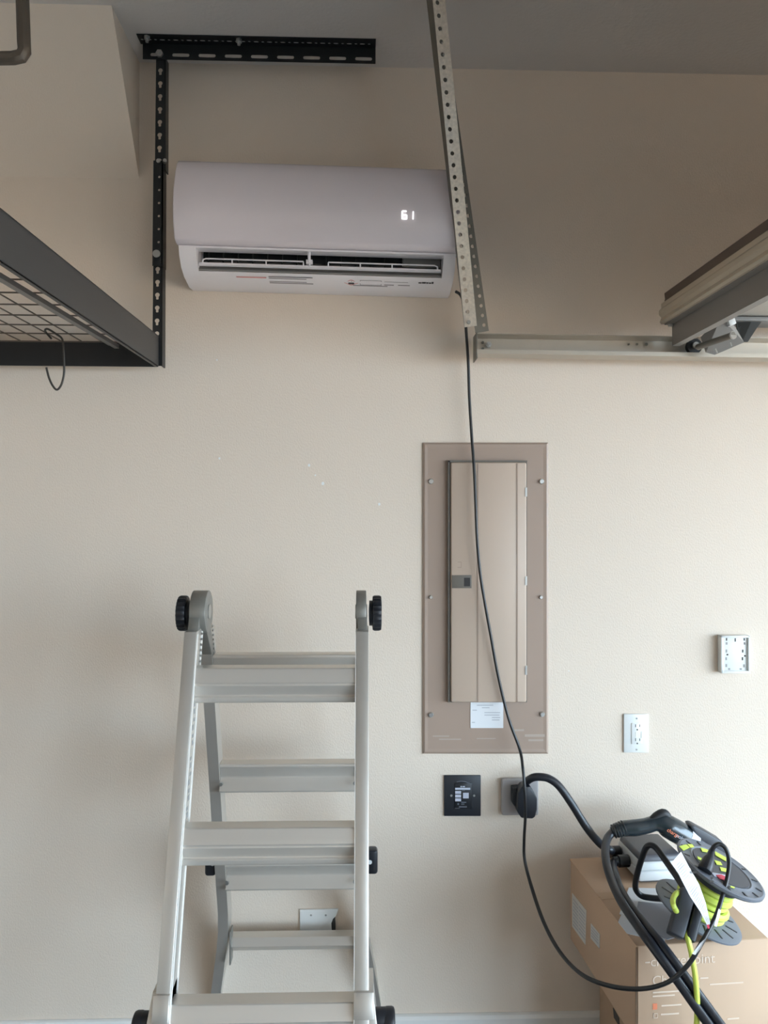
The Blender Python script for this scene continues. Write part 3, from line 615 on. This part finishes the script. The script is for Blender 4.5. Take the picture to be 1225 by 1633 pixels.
# hinges and knobs
zh = at(331, 975, 1.87).z; dh_ = 1.868
for side, xi, xo in ((-1, XL1 + .0015, XL0), (1, XR0 + .0, XR1)):
    xa, xb = min(xi, xo), max(xi, xo)
    Rx = frame((1, 0, 0), (0, 0, 1))
    hg = thing  # (hinge is a part)
    xa2, xb2 = (xa + .003, xb + .010) if side < 0 else (xa - .001, xb - .005)
    hp = MB().cyl(V((xa2, Y(dh_), zh)), V((xb2, Y(dh_), zh)), .050, 32).build('hinge_disc', M['castzinc'], lad, bevel=.002)
    MB().cyl(V((xa2 - .002, Y(dh_), zh)), V((xb2 + .002, Y(dh_), zh)), .017, 20).build('hinge_pin', M['zinc'], hp)
    def arm(fd, dz, name):
        za, zb_ = zh - .005, ztop - .10; mb = MB()
        da, db = dh_ + dz, fd(zb_) + .033
        mb.hexa([V((xa + .003, Y(db - .024), zb_)), V((xb - .003, Y(db - .024), zb_)), V((xb - .003, Y(db + .024), zb_)), V((xa + .003, Y(db + .024), zb_)),
                 V((xa + .003, Y(da - .026), za)), V((xb - .003, Y(da - .026), za)), V((xb - .003, Y(da + .026), za)), V((xa + .003, Y(da + .026), za))])
        mb.build(name, M['castzinc'], lad, bevel=.002)
    arm(dF, -.022, 'hinge_arm'); arm(dB, .022, 'hinge_arm')
    s_ = 1 if side > 0 else -1; k0 = (xb if side > 0 else xa)
    kn = MB(); prof_ = [(.012, 0), (.03, .001), (.03, .008), (.040, .009), (.042, .013), (.042, .024), (.040, .029), (.03, .030)]
    kx = k0 + s_ * .0015; nf = 24; rings = []
    for r, h in prof_:
        rings.append([V((kx + s_ * h, Y(dh_ + (r * (1 - (.045 if k % 2 and r > .035 else 0))) * math.cos(2 * math.pi * k / (2 * nf))), zh - .004 + (r * (1 - (.045 if k % 2 and r > .035 else 0))) * math.sin(2 * math.pi * k / (2 * nf)))) for k in range(2 * nf)])
    kn.loft(rings); kn.build('hinge_knob', M['blackplastic'], lad, smooth=30)
rw = MB()
for k in range(7):
    z = ztop - .012 - k * .012
    for fd, dd in ((dF, .055), (dB, .012)):
        q = V((XL1 + .0005, Y(fd(z) + dd), z)); rw.cyl(q, q + V((.003, 0, 0)), .003, 6)
rw.build('stamped_rivet', stuff=True, m=M['zinc'], parent=lad)
# rear lock knobs (half way) and front lock knobs at the bottom
for sgn, xo in ((-1, XL0 - .002), (1, XR1 + .002)):
    z = at(600, 1381, 2.17).z; d = dB(z) + .03
    mb = MB(); mb.box((0 if sgn > 0 else -.03, -.018, -.034), (.03 if sgn > 0 else 0, .018, .034), Matrix.Identity(3), V((xo, Y(d), z)))
    lk = mb.build('lock_knob', M['blackplastic'], lad, bevel=.008, seg=3)
    MB().cyl(V((xo + sgn * .008, Y(d - .019), z + .002)), V((xo + sgn * .008, Y(d - .0175), z + .002)), .006, 12).build('lock_spring', M['chargerlight'], lk)
    zl_ = at(600, 1583, 1.54).z; d = dF(zl_) - .006
    xm = (XL0 - .004, XL1) if sgn < 0 else (XR0 - .002, XR1 + .010)
    mb = MB(); mb.hexa([V((x, Y(dd), z)) for z, dz in ((zl_ - .045, -.016), (zl_, 0)) for x, dd in ((xm[0], d + dz), (xm[1], d + dz), (xm[1], d + dz + .085), (xm[0], d + dz + .085))])
    mb.build('lock_collar', M['alu'], lad, bevel=.002)
    x_in = xm[0] if sgn < 0 else xm[1]; zk = zl_ - .062
    mb = MB(); mb.cyl(V((x_in - sgn * (.022 if sgn < 0 else .012), Y(d + .015), zk)), V((x_in + sgn * .026, Y(d + .015), zk)), .021, 20); lk = mb.build('lock_knob', M['blackplastic'], lad, bevel=.003)
    MB().cyl(V((x_in + sgn * .02, Y(d + .015), zk - .006)), V((x_in + sgn * .042, Y(d + .015), zk - .006)), .027, 24).build('knob_head', M['blackplastic'], lk, bevel=.006)
# rubber feet
for sgn, x0, x1 in ((-1, XL0, XL1), (1, XR0, XR1)):
    for fd, sh in ((dF, .09), (dB, .055)):
        xa = x0 + sh * sgn; MB().box((xa - .006, Y(fd(0)) - .005, 0), (xa + .036, Y(fd(0)) + .075, .03)).build('rubber_foot', M['rubber'], lad, bevel=.004)
# printed marks on the inner side of the left rail
pm = MB()
for k in range(16):
    z = 1.165 - k * .016 - (.012 if k > 5 else 0); q = .028 + .004 * (k % 3)
    pm.box((XL1, Y(dF(z) + q), z), (XL1 + .0006, Y(dF(z) + q + .012), z + .007 + .004 * (k % 2)))
pm.build('rail_print', stuff=True, m=M['slotgrey'], parent=lad, smooth=0)

# ================================================================== cardboard boxes
ZB = .571
def onbox(px, py, z=ZB): return hit(px, py, V((0, 0, z)), V((0, 0, 1)))
FL, BL, FR = onbox(1015, 1508), onbox(908, 1369), onbox(1227, 1494.5)
ed = (BL - FL); Ld = ed.length; ed.normalize(); ew = V((ed.y, -ed.x, 0)); Wd = (FR - FL).dot(ew)
if FL.y + ed.y * Ld > -.008: Ld = (-.008 - FL.y) / ed.y
zlo = .334
bx = thing('cardboard_box', 'brown cardboard carton holding the cord reel and charger on top', 'box', V((FL.x, FL.y, zlo)))
bxm = MB(); RB = Matrix(((ew.x, ed.x, 0), (ew.y, ed.y, 0), (0, 0, 1)))
bxm.box((0.003, 0.003, 0), (Wd - .003, Ld - .003, ZB - zlo - .004), RB, V((FL.x, FL.y, zlo))).build('carton', M['card'], bx, bevel=.002)
# flaps and front sheet as their own thin cardboard pieces
MB().box((0, 0, ZB - zlo - .004), (Wd * .985, Ld * .497, ZB - zlo), RB, V((FL.x, FL.y, zlo))).build('top_flap', M['card'], bx, bevel=.0015)
MB().box((0, Ld * .503, ZB - zlo - .004), (Wd * .985, Ld, ZB - zlo), RB, V((FL.x, FL.y, zlo))).build('top_flap', M['card'], bx, bevel=.0015)
MB().box((.004, -.001, .002), (Wd, .003, ZB - zlo - .001), RB, V((FL.x, FL.y, zlo))).build('front_sheet', M['card'], bx, bevel=.001)
MB().box((0.0, .0008, 0), (.0035, .004, ZB - zlo - .006), RB, V((FL.x, FL.y, zlo))).build('flap_edge', M['cardedge'], bx, smooth=0)
nl = -ew; pL = V((FL.x, FL.y, zlo)) + nl * -.003
def leftp(px, py): return hit(px, py, pL, ew)
def lq(pts, m, name, t=.0012):
    return MB().poly([leftp(*p) for p in pts], nl * t).build(name, m, bx, smooth=0)
la = lq([(913, 1424), (935.5, 1452), (934, 1506.5), (913, 1477)], M['boxlabel'], 'shipping_label'); la['label'] = 'larger white shipping label on the box side'
lb_ = lq([(943, 1472.5), (957, 1490), (956.5, 1512.5), (942.5, 1496)], M['boxlabel'], 'shipping_label'); lb_['label'] = 'small white sticker on the box side'
ik = MB()
for k in range(8):
    for f0, f1 in ((.08, .45), (.5, .95)):
        y0_ = 1430 + k * 5.8
        ik.poly([leftp(913 + 22 * f0, y0_ + 28 * f0), leftp(913 + 22 * f1, y0_ + 28 * f1), leftp(913 + 22 * f1, y0_ + 28 * f1 + 2.2), leftp(913 + 22 * f0, y0_ + 28 * f0 + 2.2)], nl * .0016)
for k in range(4):
    y0_ = 1477 + k * 4.6; ik.poly([leftp(944, y0_), leftp(955, y0_ + 13), leftp(955, y0_ + 15), leftp(944, y0_ + 2)], nl * .0016)
ik.build('label_print', stuff=True, m=M['paperink'], parent=bx, smooth=0)
pF = V((FL.x, FL.y, zlo)) - ed * .0012
def frontp(px, py): return hit(px, py, pF, -ed)
tx = MB(); o_ = frontp(1037, 1541); text(tx, 'chargepoint', .034, o_, ew, V((0, 0, 1)), .0006)
q = frontp(1029, 1536); tx.poly([q, q + ew * .012, q + ew * .012 + V((0, 0, .003)), q + V((0, 0, .003))], -ed * .0006)
text(tx, 'Charge', .032, frontp(1040, 1571), ew, V((0, 0, 1)), .0006)
for x0, y0, wd in ((1041, 1584, .08), (1041, 1590, .055), (1055, 1605, .05), (1054, 1619, .045), (1132, 1571, .085), (1117, 1561, .02), (1160, 1626, .03)):
    q = frontp(x0, y0); tx.poly([q, q + ew * wd, q + ew * wd + V((0, 0, .0035)), q + V((0, 0, .0035))], -ed * .0006)
tx.build('box_print', stuff=True, m=M['boxink'], parent=bx, smooth=0)
q = frontp(1041, 1610); MB().poly([q, q + ew * .011, q + ew * .011 + V((0, 0, .014)), q + V((0, 0, .014))], -ed * .0007).build('orange_icon', M['orangeink'], bx, smooth=0)
q = frontp(1042, 1624); ic = MB()
for a_, b_, c_, d2 in ((0, 0, .011, .0015), (0, .0105, .011, .0015), (0, 0, .0015, .012), (.0095, 0, .0015, .012)): ic.poly([q + ew * a_ + V((0, 0, b_)), q + ew * (a_ + c_) + V((0, 0, b_)), q + ew * (a_ + c_) + V((0, 0, b_ + d2)), q + ew * a_ + V((0, 0, b_ + d2))], -ed * .0007)
ic.build('outline_icon', stuff=True, m=M['boxink'], parent=bx, smooth=0)
# tape along the top seam and worn patch
MB().box((.003, Ld * .47, ZB - zlo), (Wd * .98, Ld * .55, ZB - zlo + .0006), RB, V((FL.x, FL.y, zlo))).build('tape', mat('brown_tape', (178, 146, 116), .35), bx, smooth=0)
lo_c = at(956, 1600, 2.30); lbx = thing('cardboard_box', 'lower brown cardboard carton under the box with the cord reel', 'box', (lo_c.x, lo_c.y, 0))
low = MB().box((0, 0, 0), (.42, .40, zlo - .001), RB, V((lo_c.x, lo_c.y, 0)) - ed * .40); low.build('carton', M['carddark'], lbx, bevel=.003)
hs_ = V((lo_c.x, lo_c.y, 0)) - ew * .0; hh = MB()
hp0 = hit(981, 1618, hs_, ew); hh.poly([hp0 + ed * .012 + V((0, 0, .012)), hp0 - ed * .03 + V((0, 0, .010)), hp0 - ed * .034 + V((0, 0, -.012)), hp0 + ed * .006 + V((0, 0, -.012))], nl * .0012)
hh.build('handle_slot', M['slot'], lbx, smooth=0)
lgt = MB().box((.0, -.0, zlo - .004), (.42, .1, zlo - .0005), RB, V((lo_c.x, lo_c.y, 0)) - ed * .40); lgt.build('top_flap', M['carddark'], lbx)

# ================================================================== papers on the box
def sheet(name, label, pts, z, t, m, ink=0):
    P = [onbox(x, y, z) for x, y in pts]; mb = MB().poly(P, (0, 0, t))
    o = tag(mb.build(name, m, origin=P[0], smooth=0), label, 'paper', 'papers under the reel'); o.data.name = name
    return o
sheet('paper_sheet', 'white printed paper, bottom sheet sticking out over box edge', [(986, 1471), (1004, 1428), (1070, 1440), (1060, 1503), (1000, 1489)], ZB + .001, .0012, M['paper'])
sheet('paper_sheet', 'pale paper sheet lying highest, beside the triangular tube', [(988, 1458), (1003, 1416), (1072, 1418), (1066, 1478)], ZB + .0024, .0012, M['paper'])
sheet('grey_patch', 'flat grey patch on the white papers, below the reel', [(1012, 1468), (1018, 1438), (1095, 1446), (1098, 1490), (1064, 1499)], ZB + .0038, .001, M['flatgrey'])  # thin flat grey patch laid over the white papers

# ================================================================== charger unit lying on the box
cb0 = onbox(1019, 1408, ZB + .006); chg = thing('car_charger', 'grey and white car charger unit lying on the cardboard box', 'charger', cb0)
RBc = RB
def lay(z0, z1, ins0, ins1, m, name, dx=.14, dy=.165, par=None):
    mb = MB(); lo_, hi_ = [], []
    for z, i_ in ((z0, ins0), (z1, ins1)):
        r_ = [RBc @ V(q) + V((cb0.x, cb0.y, 0)) + V((0, 0, z)) for q in ((i_, i_, 0), (dx - i_, i_, 0), (dx - i_, dy - i_, 0), (i_, dy - i_, 0))]
        (lo_ if z == z0 else hi_).extend(r_)
    mb.hexa(lo_ + hi_); return mb.build(name, m, chg if par is None else par, bevel=.006, seg=3)
zc = ZB + .006
lay(zc - .006, zc + .004, .012, .006, M['chargerdark'], 'foot_plate')
lay(zc + .002, zc + .030, .0, .002, M['chargerlight'], 'lower_shell')
lay(zc + .029, zc + .054, .003, .008, M['chargerlight'], 'upper_shell')
lay(zc + .052, zc + .070, .007, .012, M['chargerdark'], 'front_cover')
def side(a_, b_): return RBc @ V((a_, b_, 0)) + V((cb0.x, cb0.y, 0))
for b_, nm in ((.135, 'cable_gland'), (.075, 'cable_gland')):
    p = side(.002, b_) + V((0, 0, zc + .028)); MB().cyl(p, p - ew * .03, .017, 16).cyl(p - ew * .028, p - ew * .045, .013, 16).build(nm, M['blackplastic'], chg)

# cables of the charger
tag(MB().tube([at(840, 1246, 2.315), at(850, 1240, 2.295), at(862, 1239, 2.285), at(876, 1242, 2.28), at(892, 1254, 2.275), at(912, 1282, 2.265), at(936, 1320, 2.25), at(958, 1346, 2.235), at(975, 1357, 2.23), side(-.04, .135) + V((0, 0, zc + .028)), side(-.01, .135) + V((0, 0, zc + .028))], .0115, 12, smooth=5).build('supply_cable', M['cable'], origin=at(846, 1242, 2.3)), 'thick black supply cable curving from the wall plug to the charger', 'cable')
# connector
gun = thing('charging_connector', 'black pistol-grip charging connector with pale collar above the reel', 'connector', at(1045, 1315, 2.2))
dg_ = 2.21
MB().tube([at(976, 1327, dg_), at(984, 1324, dg_), at(996, 1321, dg_), at(1012, 1320, dg_), at(1030, 1317, dg_), at(1044, 1313, dg_), at(1056, 1313, dg_), at(1064, 1317, dg_), at(1078, 1325, dg_), at(1094, 1335, dg_)],
          [.013, .020, .0215, .023, .0215, .021, .027, .032, .033, .032], 18, smooth=4).build('grip', M['gun'], gun, smooth=60)
gr = MB()
for k in range(5):
    a_ = at(978 + 4 * k, 1326.2 - 1.3 * k, dg_); b_ = at(980 + 4 * k, 1325.5 - 1.3 * k, dg_); gr.cyl(a_, b_, .0195 + .0006 * k, 18)
gr.build('strain_relief', M['rubber'], gun, bevel=.001)
MB().tube([at(1035, 1312, dg_ - .004), at(1046, 1303, dg_), at(1057, 1297, dg_), at(1064, 1301, dg_), at(1067, 1310, dg_)], [.008, .013, .013, .012, .008], 10, smooth=3).build('release_latch', M['rubber'], gun, smooth=60)
a_, b_ = at(1093, 1334, dg_), at(1107, 1343, dg_)
MB().cyl(a_, b_, .033, 24, .030).build('collar', M['collar'], gun, bevel=.002)
t0 = at(1066, 1322, dg_); exg = (at(1090, 1336, dg_) - t0).normalized(); eyg = V((0, -1, 0)).cross(exg) * -1
eyg = exg.cross(V((0, -1, 0))) * -1
eyg = (V((0, 0, 1)) - exg * exg.z).normalized()
tg = MB(); text(tg, 'charge', .0145, at(1063, 1325, dg_ - .0325), exg, eyg, .001); tg.build('connector_print', M['orangeink'], gun, smooth=0)
tg = MB(); text(tg, 'point', .0145, at(1077.5, 1333.5, dg_ - .0325), exg, eyg, .001); tg.build('connector_print', M['labelgrey'], gun, smooth=0)
# holster the connector is pushed into
dk = thing('connector_holster', 'black plastic holster at the nose of the charging connector', 'holster', onbox(1140, 1400))
hc0 = at(1104, 1341, dg_); hc1 = at(1118, 1350, dg_ - .002)
MB().cyl(hc0, hc1, .028, 20, .026).build('socket', M['blackplastic'], dk, bevel=.003)
dq = 2.19
mb = MB().poly([at(1101, 1318, dq), at(1108, 1317, dq), at(1128, 1328, dq), at(1152, 1342, dq), at(1160, 1352, dq), at(1160, 1368, dq), at(1120, 1368, dq), at(1116, 1345, dq)], (0, .045, 0)); mb.build('hood', M['reeldark'], dk, bevel=.005)
p = at(1140, 1362, dq + .01); MB().box((p.x - .03, p.y - .002, ZB), (p.x + .03, p.y + .02, p.z)).build('mounting_stem', M['blackplastic'], dk, bevel=.003)
# charging cable pair running down over the box edge
def zat(px, py, d): return at(px, py, d)
tag(MB().tube([at(977, 1327, dg_), at(969, 1337, 2.19), at(965.5, 1352, 2.15), at(967, 1375, 2.09), at(975, 1403, 2.02), at(990, 1436, 1.94), at(1014, 1472, 1.87), at(1040, 1508, 1.81), at(1075, 1556, 1.77), at(1110, 1605, 1.74), at(1150, 1662, 1.70), at(1200, 1740, 1.65)], .0112, 12, smooth=5).build('charging_cable', M['cable'], origin=at(1075, 1556, 1.77)), 'thick black charging cable looping down from the connector grip', 'cable', 'twin black charging cables')
tag(MB().tube([side(-.012, .075) + V((0, 0, zc + .028)), side(-.045, .07) + V((0, 0, zc + .026)), at(982, 1398, 2.06), at(988, 1416, 2.01), at(1003, 1441, 1.95), at(1028, 1474, 1.88), at(1056, 1508, 1.81), at(1092, 1556, 1.77), at(1128, 1605, 1.74), at(1168, 1662, 1.70), at(1216, 1740, 1.65)], .0112, 12, smooth=5).build('charging_cable', M['cable'], origin=at(1092, 1556, 1.77)), 'thick black cable beside the first, running from charger down the box front', 'cable', 'twin black charging cables')

# ================================================================== cord reel
nR = V((.37, -.17, .913)).normalized(); c2 = at(1113, 1461, 1.90); RD = .107
tl = math.sqrt(1 - nR.z ** 2); c2.z = max(c2.z, ZB + .006 + RD * tl + .002)
HR = .122; c1 = c2 + nR * HR; RR_ = frame(nR, rt0)
reel = thing('cord_reel', 'dark grey extension cord reel wound with lime cord, on the box', 'cord reel', c2)
dprof = [(.03, -.004), (RD - .006, -.004), (RD, -.001), (RD, .003), (RD - .005, .005), (.03, .004)]
d2_ = MB().lathe(dprof, RR_, c2, 40).build('lower_disc', M['reelgrey'], reel)
d1_ = MB().lathe([(.02, -.008), (RD - .004, -.006), (RD, -.002), (RD, .004), (RD - .005, .006), (RD - .012, .004), (.078, .004), (.074, .0065), (.071, .004), (.02, .0045)], RR_, c1, 40).build('upper_disc', M['reelgrey'], reel)
MB().lathe([(.036, .003), (.036, HR - .036), (.058, HR - .034), (.062, HR - .006), (.03, HR - .006)], RR_, c2, 32).build('drum', M['reeldark'], reel)
MB().lathe([(.01, .0035), (.069, .0035), (.069, .0055), (.01, .006)], RR_, c1, 32).build('outlet_face', M['reeldark'], reel)
for k in range(14):
    a = 2 * math.pi * k / 14; 
    for cc, h in ((c2, .0045), (c1, .0045)):
        r0, r1 = (.066, .094) if cc is c2 else (.084, .099)
        u = V((math.cos(a), math.sin(a), 0)); t = V((-math.sin(a), math.cos(a), 0)) * .0022
        MB().poly([RR_ @ (q + V((0, 0, h))) + cc for q in (u * r0 - t, u * r1 - t, u * r1 + t, u * r0 + t)], nR * .0012).build('disc_rib', M['blackplastic'], reel, smooth=0)
cw = MB()
for k in range(5):
    r = .046 + (.004 if k % 2 else 0) + (.006 if k < 2 else 0); h = .014 + .0155 * k
    cw.tube([RR_ @ V((r * math.cos(a), r * math.sin(a), h + .0008 * math.sin(a + k))) + c2 for a in [2 * math.pi * q / 28 for q in range(28)]], .0086, 8, closed=True)
tag(cw.build('wound_cord', M['lime'], reel), 'coiled lime green cord')
def disc1(px, py, h=.0065): return hit(px, py, c1 + nR * h, nR)
def dquad(mb, pts, h=.006, t=.0012): mb.poly([disc1(*p, h) for p in pts], nR * t)
yl = MB()
dquad(yl, [(1083, 1350), (1094, 1347), (1100, 1352), (1090, 1357)]); dquad(yl, [(1096, 1346.5), (1104, 1347), (1107, 1351), (1101, 1352)])
dquad(yl, [(1117, 1352), (1130, 1356), (1131, 1360), (1120, 1358)], .007); dquad(yl, [(1140, 1358), (1158, 1368), (1158, 1374), (1141, 1364)], .007)
dquad(yl, [(1112, 1366), (1121, 1370), (1120, 1373), (1113, 1370)], .007); dquad(yl, [(1139, 1372), (1149, 1375), (1152, 1380), (1143, 1379)], .007)
dquad(yl, [(1148, 1383), (1160, 1386), (1159, 1391), (1150, 1389)], .007); dquad(yl, [(1165, 1413), (1172, 1415), (1171, 1417), (1165, 1415)])
yl.build('outlet_marking', stuff=True, m=M['limeink'], parent=reel, smooth=0)
rdm = MB(); dquad(rdm, [(1142, 1396), (1150, 1395), (1160, 1400), (1160, 1405), (1148, 1402)], .0075); rdm.build('red_switch', M['redink2'], reel, smooth=0)
wm = MB(); dquad(wm, [(1134, 1391), (1160, 1396), (1163, 1400), (1140, 1398)], .0068, .0006); wm.build('switch_plate', M['labelgrey'], reel, smooth=0)
nt = MB()
for x, y in ((1108, 1391), (1135, 1406)): dquad(nt, [(x - 3, y - 1.5), (x + 3, y - 1.5), (x + 3, y + 2), (x - 3, y + 2)], .0062, .0008)
nt.build('disc_notch', stuff=True, m=M['blackplastic'], parent=reel, smooth=0)
# stand: bent black tube and grip
st_ = MB(); st_.tube([at(1078, 1440, 1.93), at(1060, 1434, 1.99), at(1040, 1432, 2.03), at(1024, 1429, 2.045), at(1015, 1420, 2.045), at(1013.5, 1408, 2.04), at(1018, 1388, 2.02), at(1026, 1362, 1.99), at(1032, 1350, 1.98), at(1040, 1348, 1.97), at(1049, 1355, 1.96), at(1064, 1376, 1.93), at(1082, 1402, 1.88), at(1096, 1424, 1.83)], .0078, 10, smooth=4)
st_.build('stand_tube', M['blackplastic'], reel, smooth=60)
ga, gb = at(1104, 1424, 1.815), at(1084, 1498, 1.765); gz = (gb - ga).normalized(); gx = rt0.copy(); RG = frame(gz, gx); lg_ = (gb - ga).length
gp = MB().box((-.029, -.017, 0), (.006, .017, lg_), RG, ga); gp.build('stand_grip', M['reeldark'], reel, bevel=.006, seg=3)
gp = MB().box((.007, -.013, .01), (.03, .02, lg_ - .004), RG, ga); gp.build('stand_grip', M['blackplastic'], reel, bevel=.006, seg=3)
# lime cord tail
tag(MB().tube([at(1110, 1432, 1.85), at(1092, 1424, 1.835), at(1080, 1424, 1.81), at(1073.5, 1434, 1.79), at(1075, 1446, 1.77), at(1082, 1458, 1.795), at(1088, 1468, 1.80), at(1093, 1482, 1.775), at(1098, 1500, 1.75), at(1104, 1527, 1.745), at(1109, 1558, 1.74), at(1112, 1600, 1.74), at(1111, 1640, 1.735), at(1108, 1720, 1.73)], .0062, 10, smooth=5).build('extension_cord', M['lime'], origin=at(1098, 1500, 1.75)), 'lime green extension cord hanging from the reel down the box front', 'cord')
# air conditioner power cord
pd = disc1(1124, 1389, .008)
cp = [(727, 465, 2.345), (734, 470, 2.335), (739, 482, 2.32), (742, 505, 2.31), (744, 535, 2.32), (747, 580, 2.33), (748.5, 630, 2.335), (752, 690, 2.335), (756, 745, 2.325), (758.5, 800, 2.32), (761, 860, 2.32), (766, 915, 2.32), (774, 965, 2.32), (783, 1015, 2.325), (795, 1080, 2.33), (811, 1145, 2.33), (829, 1195, 2.32), (834, 1225, 2.28), (837, 1262, 2.265), (838, 1300, 2.28), (836, 1340, 2.31), (837, 1372, 2.31), (848, 1415, 2.26), (867, 1470, 2.16), (893, 1518, 2.05), (928, 1554, 1.93), (972, 1572, 1.83), (1022, 1577, 1.75), (1066, 1566, 1.715), (1098, 1538, 1.70), (1116, 1509, 1.70), (1131, 1482, 1.72), (1143, 1458, 1.745), (1152, 1430, 1.78), (1160, 1400, 1.81), (1163, 1374, 1.83), (1158, 1354, 1.84), (1148, 1346, 1.845), (1139, 1350, 1.845)]
pc = thing('power_cord', 'thin black power cord of the air conditioner looping down to the reel', 'cord', at(838, 1300, 2.28))
pp = [at(*q) for q in cp]; top_ = at(1135, 1358, 1.85); pp.append(top_)
MB().tube(pp, [.0044] * 22 + [.0052] * (len(pp) - 22), 8, smooth=5).build('cable', M['cord'], pc, smooth=60)
ax_ = (pd - top_).normalized()
MB().tube([top_ - ax_ * .005, top_ + ax_ * .012, top_ + ax_ * .024, pd - ax_ * .012, pd], [.007, .009, .014, .0165, .0165], 12)  .build('plug', M['blackplastic'], pc, bevel=.001)
# tag on the cord
Lf = [(1073, 1374, 1.80), (1086, 1401, 1.775), (1101, 1430, 1.75), (1117, 1454, 1.735), (1127, 1474, 1.722), (1132.5, 1485, 1.715)]
Rf = [(1086.5, 1358.5, 1.83), (1101, 1386, 1.805), (1115, 1410, 1.78), (1125, 1438, 1.758), (1131, 1462, 1.734), (1135.5, 1483, 1.718)]
tgm = MB(); rings = []
for l_, r_ in zip(Lf, Rf):
    a_, b_ = at(*l_), at(*r_); q = V((0, .0006, .0003)); rings.append([a_, b_, b_ + q, a_ + q])
tgm.loft(rings); tgo = tgm.build('warning_tag', M['paper'], pc, smooth=60); tgo['label'] = 'long white printed paper tag'
tp = MB()
for k in range(26):
    f = .3 + k * .14; i = int(f); t = f - i
    if i >= 4: break
    la_, lb2_ = at(*Lf[i]).lerp(at(*Lf[i + 1]), t), at(*Rf[i]).lerp(at(*Rf[i + 1]), t)
    a_, b_ = la_.lerp(lb2_, .15), la_.lerp(lb2_, .55 + .3 * ((k * 7) % 5) / 5); dn = (at(*Lf[i + 1]) - at(*Lf[i])).normalized() * .0012; o_ = V((0, -.0008, 0))
    tp.poly([a_ + o_, b_ + o_, b_ + dn + o_, a_ + dn + o_], (0, -.0003, 0))
tp.build('tag_print', stuff=True, m=M['paperink'], parent=pc, smooth=0)
MB().poly([at(1127, 1475, 1.712), at(1131, 1474, 1.712), at(1132, 1480, 1.711), at(1129, 1481, 1.711)], (0, -.0005, 0)).build('tag_icon', M['redink2'], pc, smooth=0)
MB().poly([at(1116, 1505, 1.694), at(1125, 1497, 1.694), at(1119, 1511, 1.69), at(1109, 1523, 1.69), at(1104, 1521, 1.69)], (0, .0006, 0)).build('paper_band', M['paper'], pc, smooth=0)
MB().poly([at(1146, 1449, 1.74), at(1150, 1452, 1.74), at(1143, 1478, 1.71), at(1139, 1476, 1.71)], (0, -.0006, 0)).build('paper_band', M['paper'], pc, smooth=0)
